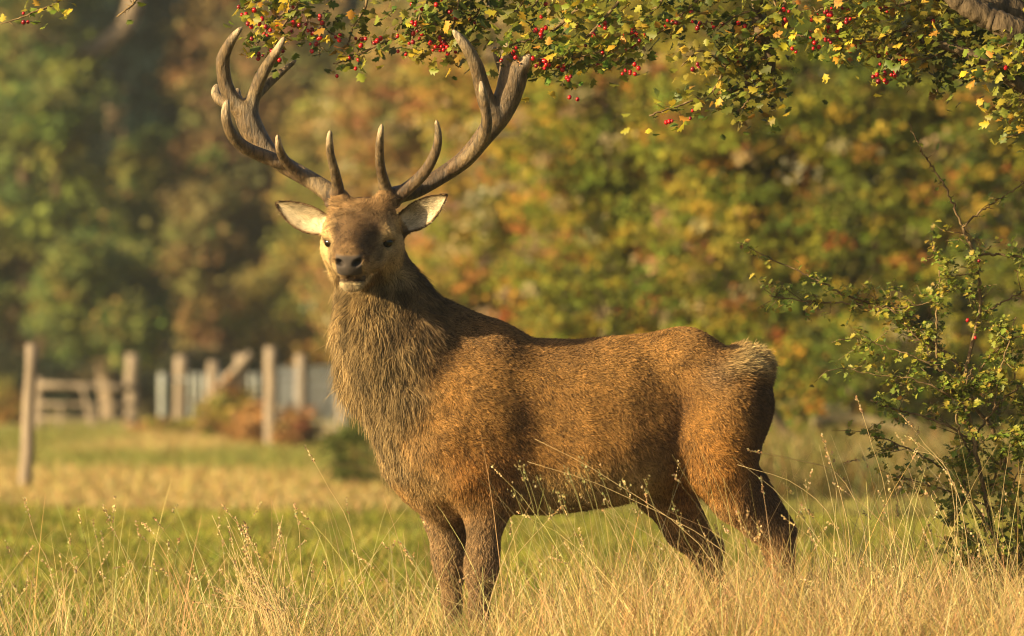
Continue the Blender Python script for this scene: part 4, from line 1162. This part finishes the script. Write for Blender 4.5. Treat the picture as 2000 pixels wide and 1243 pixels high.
# the largest leaves in view are parts of their own, the rest one mass
inview = (lp[:, 2] < P(0, 4, 20)[2]) & (lp[:, 0] > P(5, 0, 20)[0]) & (lp[:, 0] < P(1995, 0, 20)[0])
order = np.argsort(-(sz * inview)); big = order[:290]; rest = order[290:]
V, F, C = place(HAW, HAW_F, lp[rest], sz[rest], nrm[rest], a[rest], b_[rest], lc[rest])
tag(mesh_np('foliage', V, F, leaf_m, haw, C), kind='stuff')
def tone(name, c):
    m, nt, b = new_mat(name); b.inputs['Base Color'].default_value = (*c, 1); b.inputs['Roughness'].default_value = .5
    tc = nt.nodes.new('ShaderNodeTexCoord'); nz = nt.nodes.new('ShaderNodeTexNoise'); nz.inputs['Scale'].default_value = 3
    oi = nt.nodes.new('ShaderNodeObjectInfo'); va = nt.nodes.new('ShaderNodeVectorMath')
    nt.links.new(tc.outputs['Object'], va.inputs[0]); nt.links.new(oi.outputs['Location'], va.inputs[1]); nt.links.new(va.outputs[0], nz.inputs['Vector'])
    rp = nt.nodes.new('ShaderNodeValToRGB'); rp.color_ramp.elements[0].color = (*[x * .6 for x in c], 1); rp.color_ramp.elements[1].color = (*[min(1, x * 1.35) for x in c], 1)
    rp.color_ramp.elements[0].position, rp.color_ramp.elements[1].position = .3, .7
    nt.links.new(nz.outputs['Fac'], rp.inputs[0]); nt.links.new(rp.outputs[0], b.inputs['Base Color'])
    t = nt.nodes.new('ShaderNodeBsdfTranslucent'); nt.links.new(rp.outputs[0], t.inputs['Color'])
    mix = nt.nodes.new('ShaderNodeMixShader'); mix.inputs[0].default_value = .38
    nt.links.new(b.outputs[0], mix.inputs[1]); nt.links.new(t.outputs[0], mix.inputs[2]); nt.links.new(mix.outputs[0], nt.nodes['Material Output'].inputs['Surface'])
    return m
def leaf_objs(parent, idx, lp, sz, nrm, a, b_, pal, prefix):
    protos = [mesh_np('leaf', HAW, HAW_F, tone(prefix + str(i), c), link=False).data for i, (w, c) in enumerate(pal)]
    w = np.array([p[0] for p in pal], float); ch = rng.choice(len(pal), len(idx), p=w / w.sum())
    pl = np.array(parent_loc(parent))
    from mathutils import Matrix
    for i, k in zip(idx, ch):
        o = bpy.data.objects.new('leaf', protos[k]); col.objects.link(o); o.parent = parent
        M = Matrix([[b_[i][r] * sz[i], a[i][r] * sz[i], nrm[i][r] * sz[i], lp[i][r] - pl[r]] for r in range(3)] + [[0, 0, 0, 1]])
        o.matrix_local = M
leaf_objs(haw, big, lp, sz, nrm, a, b_, LEAFP[:5], 'hawthorn_leaf_')
def berries(parent, pts, r=.0068):
    th, ph = np.meshgrid(np.linspace(.05, math.pi - .05, 7), np.arange(10) * math.pi / 5, indexing='ij')
    V = np.stack([np.sin(th) * np.cos(ph), np.sin(th) * np.sin(ph), np.cos(th) * 1.1], -1).reshape(-1, 3)
    i, j = np.meshgrid(np.arange(6), np.arange(10), indexing='ij'); j2 = (j + 1) % 10
    F = np.stack([i * 10 + j, (i + 1) * 10 + j, (i + 1) * 10 + j2, i * 10 + j2], -1).reshape(-1, 4)
    ms = [mesh_np('berry', V, F, m, smooth=True, link=False).data for m in (berry_m, berry_m, berry_d)]
    pl = parent_loc(parent)
    for p in pts:
        o = bpy.data.objects.new('berry', ms[rng.integers(3)]); col.objects.link(o); o.parent = parent
        s = r * (.75 + .5 * rng.random()); o.scale = (s, s, s); o.location = Vector(p) - pl
        o.rotation_euler = rng.normal(size=3) * .4
bp_ = bp_[(bp_[:, 2] < P(0, -4, 20)[2])]
if len(bp_) > 300: bp_ = bp_[rng.permutation(len(bp_))[:300]]
berries(haw, bp_)

# ---- young hawthorn shrub at the right edge ------------------------------------
shr = empty('hawthorn_shrub', (P(1985, 0, 20.6)[0], 20.6, 0))
tag(shr, 'thorny green shrub with bare arching twigs growing out of the dry grass', 'shrub')
def S(px, py, dy): return P(px, py, 20.6 + dy)
SH = [  # path, r0, r1, leaves per metre from where (0..1)
    ([(1985, 1290, 0), (1950, 1080, 0), (1905, 880, -.05), (1885, 740, -.05), (1915, 600, -.05), (1905, 510, -.05), (1880, 440, -.05)], .014, .008, 26, .1),
    ([(1880, 442, -.05), (1850, 375, -.06), (1815, 320, -.08), (1795, 285, -.1), (1775, 240, -.1)], .007, .0025, 3, 0),
    ([(1880, 445, -.05), (1920, 410, -.05), (1960, 385, -.05), (2020, 345, -.05)], .006, .003, 5, 0),
    ([(1900, 500, -.05), (1950, 497, 0), (2030, 510, 0)], .007, .006, 18, 0),
    ([(2020, 1290, .1), (1960, 900, .1), (1900, 790, .05), (1870, 712, 0), (1790, 645, -.03), (1740, 605, -.05), (1690, 595, -.05), (1600, 590, -.08), (1502, 577, -.1)], .013, .003, 26, .3),
    ([(1735, 605, -.05), (1660, 580, -.06), (1600, 550, -.08), (1530, 515, -.1), (1440, 474, -.12)], .007, .002, 16, 0),
    ([(1870, 712, 0), (1800, 665, -.1), (1760, 630, -.1)], .005, .003, 40, 0),
    ([(1965, 920, .1), (1880, 850, -.05), (1800, 812, -.1), (1745, 800, -.12), (1700, 782, -.12)], .008, .003, 30, 0),
    ([(1900, 800, -.1), (1800, 745, -.15), (1730, 735, -.15), (1640, 720, -.15)], .005, .002, 34, 0),
    ([(1880, 745, -.1), (1790, 700, -.15), (1720, 675, -.15), (1655, 660, -.15)], .005, .002, 34, 0),
    ([(1880, 940, 0), (1780, 880, -.2), (1700, 850, -.2), (1690, 845, -.2)], .005, .002, 26, 0),
    ([(1960, 1000, 0), (1850, 960, -.15), (1770, 935, -.2), (1735, 930, -.2)], .006, .002, 30, 0),
    ([(1830, 700, -.1), (1830, 600, -.1), (1835, 520, -.1), (1820, 480, -.1)], .006, .003, 45, .1),
    ([(1835, 560, -.1), (1870, 540, -.1), (1920, 530, -.1)], .004, .002, 28, 0),
    ([(1830, 590, -.1), (1760, 600, -.12), (1700, 605, -.12)], .004, .002, 40, 0),
    ([(1910, 620, 0), (1960, 590, 0), (2020, 560, 0)], .006, .004, 30, 0),
    ([(1890, 760, 0), (1940, 690, -.05), (2020, 640, -.05)], .006, .004, 60, 0),
    ([(1900, 860, 0), (1960, 780, -.05), (2030, 730, -.05)], .007, .004, 80, 0),
    ([(1930, 960, 0), (1970, 880, -.1), (2040, 820, -.1)], .007, .004, 90, 0),
    ([(1900, 900, 0), (1870, 830, -.1), (1880, 770, -.1), (1900, 720, -.1)], .006, .003, 90, 0),
    ([(1950, 1050, 0), (1900, 980, -.15), (1880, 910, -.15), (1930, 850, -.15)], .006, .003, 90, 0),
    ([(1970, 1150, 0), (1910, 1090, -.2), (1880, 1020, -.2), (1860, 990, -.2)], .006, .003, 85, 0),
    ([(1985, 1240, 0), (1930, 1170, -.2), (1900, 1120, -.2), (1890, 1080, -.2)], .006, .003, 70, 0),
    ([(1990, 1150, 0), (2000, 1050, -.15), (1980, 960, -.15), (2010, 860, -.15)], .006, .003, 110, 0),
    ([(1995, 1230, 0), (1970, 1130, -.15), (1990, 1040, -.15), (2020, 950, -.15)], .006, .003, 100, 0),
    ([(1940, 800, -.1), (1960, 700, -.1), (1985, 620, -.1)], .005, .003, 90, 0),
    ([(2030, 900, 0), (1990, 780, 0), (1975, 690, 0)], .006, .004, 80, 0),
]
lp, ch = [], []
for pts, r0, r1, dens, st0 in SH:
    q = spline([S(*p) for p in pts], 8 * len(pts)); k = len(q)
    q[1:-1] += rng.normal(size=(k - 2, 3)) * .0025
    if pts[0][1] >= 1285: q[0][2] = -.03
    mesh_np('stem' if r0 > .012 else 'twig', *tube(q, np.linspace(r0, r1, k) * .62, 7, .08), twig_m, shr, smooth=True)
    L = np.linalg.norm(np.diff(q, axis=0), axis=1).sum()
    m = int(dens * L * 9)
    i0 = st0 * (k - 1)
    # side shoots carrying the leaves
    shoots = []
    for _ in range(max(2, int(L * 30))):
        j = rng.integers(int(i0), k - 1)
        d = unit(rng.normal(size=3) * np.array([1, .7, .8]) + np.array([-.25, 0, .25])); ln = (.03 + .09 * rng.random()) * (1 if dens > 20 else .35)
        mid = q[j] + d * ln * .5 + rng.normal(size=3) * ln * .1
        shoots.append(np.array([q[j], mid, q[j] + d * ln]))
    V, F = join([tube(s, [.0015, .0012, .0006], 4) for s in shoots])
    mesh_np('shoot', V, F, twig_m, shr).__setitem__('kind', 'stuff')
    for _ in range(m):
        s = shoots[rng.integers(len(shoots))]; u = rng.random() ** .6
        lp.append(s[0] * (1 - u) + s[2] * u + rng.normal(size=3) * .010)
lp = np.array(lp); n = len(lp)
SHP = [(3, (.185, .225, .030)), (3, (.25, .275, .038)), (2.4, (.34, .32, .042)), (1.2, (.46, .36, .05)), (.5, (.10, .135, .022)), (.5, (.36, .24, .06))]
lc = pick(SHP, n, .2)
nrm, a, b_ = frames(n, .4, (-.4, -.7, .2), .5)
sz = .013 + .017 * rng.random(n) ** 1.3
inview = (lp[:, 0] < P(1995, 0, 20.6)[0]) & (lp[:, 2] > P(0, 1235, 20.6)[2])
order = np.argsort(-(sz * inview)); big, rest = order[:280], order[280:]
V, F, C = place(HAW, HAW_F, lp[rest], sz[rest], nrm[rest], a[rest], b_[rest], lc[rest])
tag(mesh_np('foliage', V, F, leaf_m, shr, C), kind='stuff')
leaf_objs(shr, big, lp, sz, nrm, a, b_, SHP[:4], 'shrub_leaf_')
berries(shr, [S(1912, 510, -.1), S(1890, 626, -.1), S(1905, 660, -.1)], .006)

# ---- tall dry grass round the stag ---------------------------------------------
def straw(n, px0, px1, y0, y1, h0, h1, w, dens_fn=None, lean=(.15, .7), pal=None, segs=4, pw=1.6):
    px = px0 + (px1 - px0) * rng.random(n * 3); y = y0 + (y1 - y0) * rng.random(n * 3)
    if dens_fn is not None:
        k = rng.random(n * 3) < dens_fn(px, y); px, y = px[k], y[k]
    px, y = px[:n], y[:n]; m = len(px)
    x = (px - 1000) * y / FPX
    base = np.stack([x, y, np.full(m, -.01)], -1)
    hg = h0 + (h1 - h0) * rng.random(m) ** pw
    c = pick(pal or STRAW, m, .2)
    ln = lean[0] + (lean[1] - lean[0]) * rng.random(m)
    return base, hg, c, ln, m
STRAW = [(4, (.62, .45, .185)), (3, (.70, .53, .25)), (2, (.52, .34, .125)), (1, (.44, .26, .10)), (.8, (.34, .33, .09))]
clumpn = lambda px, y: np.clip(noise3(np.stack([px / 55, y * 3, 0 * y + 7], -1)) * 1.5 - .25, .05, 1)
right = lambda px, y: clumpn(px, y) * np.clip((px - 880) / 500, .16, 1)
L = []
def addb(args, w0, w1, segs=4, curve=.6, drift=None):
    base, hg, c, ln, m = args
    V, F, C, cen = blades('t', base, hg, w0 + (w1 - w0) * rng.random(m), ln, c, None, segs=segs, curve=curve, tip=.2, drift=drift)
    L.append((V, F, C)); return cen, c
# matted undergrowth, mid straw, tall stalks
addb(straw(26000, -150, 2150, 17.6, 21.6, .08, .27, .004, lambda p, y: clumpn(p, y) * np.clip((p + 100) / 1500, .14, 1), (.3, 1.3)), .0025, .005, 3)
addb(straw(14000, 850, 2200, 18.2, 21.6, .16, .46, .004, right, (.2, 1.0), pw=1.5), .0022, .0042, 4)
addb(straw(1700, -100, 1200, 18.0, 21.5, .16, .42, .003, clumpn, (.2, 1.0), pw=1.8), .002, .0038, 4)
STK = [(4, (.66, .50, .23)), (2, (.55, .38, .15)), (1, (.42, .36, .12))]
cenA, cA = addb(straw(300, -80, 1000, 18.3, 21.5, .32, .62, .003, None, (.1, .8), STK, pw=1.6), .0022, .0034, 6, drift=(-.3, 0, 0))
cenB, cB = addb(straw(900, 950, 2080, 18.6, 21.3, .32, .80, .003, lambda p, y: np.clip((p - 900) / 700, .25, 1), (.1, .9), STK, pw=1.7), .0022, .0034, 6, drift=(-.5, 0, 0))
def hand(pts, w=.0032, c=(.68, .52, .25)):
    """one stalk drawn through photo pixels at its distance"""
    q = [P(a, b, d) for a, b, d in pts]; q[0][2] = -.01
    q = spline(q, 12)
    V, F = tube(q, np.linspace(w / 2, w / 5, 12), 4)
    return V, F, np.tile(np.array(c), (len(V), 1)), q
hs = [
    [(1745, 1290, 20.2), (1735, 1000, 20.1), (1700, 860, 20.0), (1672, 772, 20.0)],
    [(1700, 1290, 20), (1690, 1050, 20), (1640, 930, 20), (1560, 900, 19.9), (1462, 880, 19.8)],
    [(1690, 1290, 19.8), (1640, 1050, 19.8), (1560, 950, 19.8), (1440, 908, 19.8)],
    [(1560, 1290, 19.4), (1440, 1100, 19.4), (1200, 960, 19.4), (1030, 902, 19.4)],
    [(1500, 1290, 19.3), (1380, 1080, 19.3), (1180, 930, 19.3), (1045, 858, 19.3)],
    [(1640, 1290, 20), (1660, 1080, 20), (1640, 960, 20), (1605, 850, 20)],
    [(1840, 1290, 20.2), (1870, 980, 20.1), (1800, 860, 20.1), (1760, 810, 20.1)],
    [(1860, 1290, 20.2), (1860, 950, 20.2), (1780, 880, 20.2), (1650, 905, 20.1)],
    [(740, 1290, 20), (690, 1050, 20), (640, 950, 20), (598, 875, 20)],
    [(600, 1290, 19.8), (540, 1170, 19.8), (490, 1060, 19.8), (432, 985, 19.8)],
    [(620, 1290, 19.8), (590, 1120, 19.8), (585, 1040, 19.8), (575, 985, 19.8)],
    [(130, 1290, 20), (100, 1120, 20), (70, 1050, 20), (48, 975, 20)],
    [(330, 1290, 19.5), (270, 1180, 19.5), (250, 1100, 19.5), (200, 985, 19.5)],
    [(1000, 1290, 19.6), (930, 1200, 19.6), (850, 1160, 19.6), (780, 1060, 19.6)],
    [(960, 1290, 19.3), (1010, 1120, 19.3), (1005, 1090, 19.3), (1095, 990, 19.3)],
    [(1910, 1290, 20), (1880, 1000, 20), (1830, 900, 20), (1770, 850, 20)],
    [(1480, 1290, 19.7), (1500, 1150, 19.7), (1460, 1070, 19.7), (1440, 1000, 19.7)],
    [(1330, 1290, 19.7), (1310, 1150, 19.7), (1280, 1080, 19.7), (1260, 960, 19.7)],
]
tips = []
for h_ in hs:
    V, F, C, q = hand(h_); L.append((V, F, C)); tips.append(q)
# thick pale bunch left of the legs
for k in range(60):
    bx = 520 + rng.normal() * 26; tx = bx - 20 - 40 * rng.random() + rng.normal() * 30; ty = 1000 + 190 * rng.random()
    d = 19.6 + .15 * rng.normal()
    V, F, C, q = hand([(bx + 30, 1300, d), (bx + 6, 1200, d), ((bx + tx) / 2, (1200 + ty) / 2, d), (tx, ty, d)], .004, (.74, .57, .28)); L.append((V, F, C))
    if k % 2 == 0: tips.append(q)
# seed heads
def seedheads(qs, n_, length, spread, size, pal):
    pos, ax = [], []
    for q in qs:
        q = np.asarray(q); t = unit(q[-1] - q[-2])
        for _ in range(n_):
            u = rng.random(); p = q[-1] - t * length * u
            pos.append(p + rng.normal(size=3) * spread); ax.append(unit(t + rng.normal(size=3) * .35))
    pos = np.array(pos); a = np.array(ax); m = len(pos)
    nr = rng.normal(size=(m, 3)); nr[:, 1] -= 1.2; nr = unit(nr - a * (nr * a).sum(1, keepdims=True))
    return place(RHOMB, RHOMB_F, pos, size * (.7 + .6 * rng.random(m)), nr, a, np.cross(nr, a), pick(pal, m, .2))
SEED = [(3, (.60, .43, .20)), (2, (.46, .31, .14)), (1, (.70, .56, .30))]
L.append(seedheads(tips[:2] + tips[5:8] + tips[8:], 22, .06, .0022, .009, SEED))
sel = [cenB[i] for i in rng.permutation(len(cenB))[:230]] + [cenA[i] for i in rng.permutation(len(cenA))[:90]]
L.append(seedheads(sel, 16, .06, .0016, .008, SEED))
# loose greenish flower heads in front of belly and legs
GS = []
for k in range(17):
    tx = 985 + 330 * rng.random(); ty = 880 + 110 * rng.random(); d = 18.55 + .5 * rng.random()
    V, F, C, q = hand([(tx + 120 + 60 * rng.random(), 1330, d), (tx + 60, 1120, d), (tx + 25, ty + 70, d), (tx, ty, d)], .003, (.36, .33, .12)); L.append((V, F, C)); GS.append(q)
L.append(seedheads(GS, 12, .045, .009, .0085, [(3, (.30, .27, .10)), (2, (.36, .30, .13)), (1, (.22, .21, .07))]))
V, F, C = merge3(L)
tag(mesh_np('dry_grass', V, F, straw_m, cols=C), 'tall straw coloured grass and seed stalks round the legs of the stag', 'grass', kind='stuff')
# green growth among the straw
base, hg, c, ln, m = straw(16000, -150, 1750, 17.8, 22.5, .06, .26, .004, None, (.3, 1.0), [(3, (.17, .21, .028)), (2, (.24, .25, .04)), (1, (.33, .30, .07))])
V, F, C, _ = blades('t', base, hg, .003 + .003 * rng.random(m), ln, c, None, segs=3)
tag(mesh_np('fresh_grass', V, F, grass_m, cols=C), 'fresh green grass growing among the straw stalks', 'grass', kind='stuff')

# ================================================================== autumn haze in the air
hz, nt, b = new_mat('haze')
nt.nodes.remove(b)
pv = nt.nodes.new('ShaderNodeVolumePrincipled')
pv.inputs['Color'].default_value = (.80, .86, .80, 1)
pv.inputs['Density'].default_value = .0006
pv.inputs['Anisotropy'].default_value = .2
nt.links.new(pv.outputs[0], nt.nodes['Material Output'].inputs['Volume'])
x0, x1, y0, y1, z0, z1 = -32, 32, -6, 150, -1.2, 17.5
V = np.array([(x, y, z) for x in (x0, x1) for y in (y0, y1) for z in (z0, z1)])
F = np.array([[0, 1, 3, 2], [4, 6, 7, 5], [0, 4, 5, 1], [2, 3, 7, 6], [0, 2, 6, 4], [1, 5, 7, 3]])
tag(mesh_np('haze', V, F, hz), 'thin pale autumn haze filling the air', 'haze', kind='stuff')
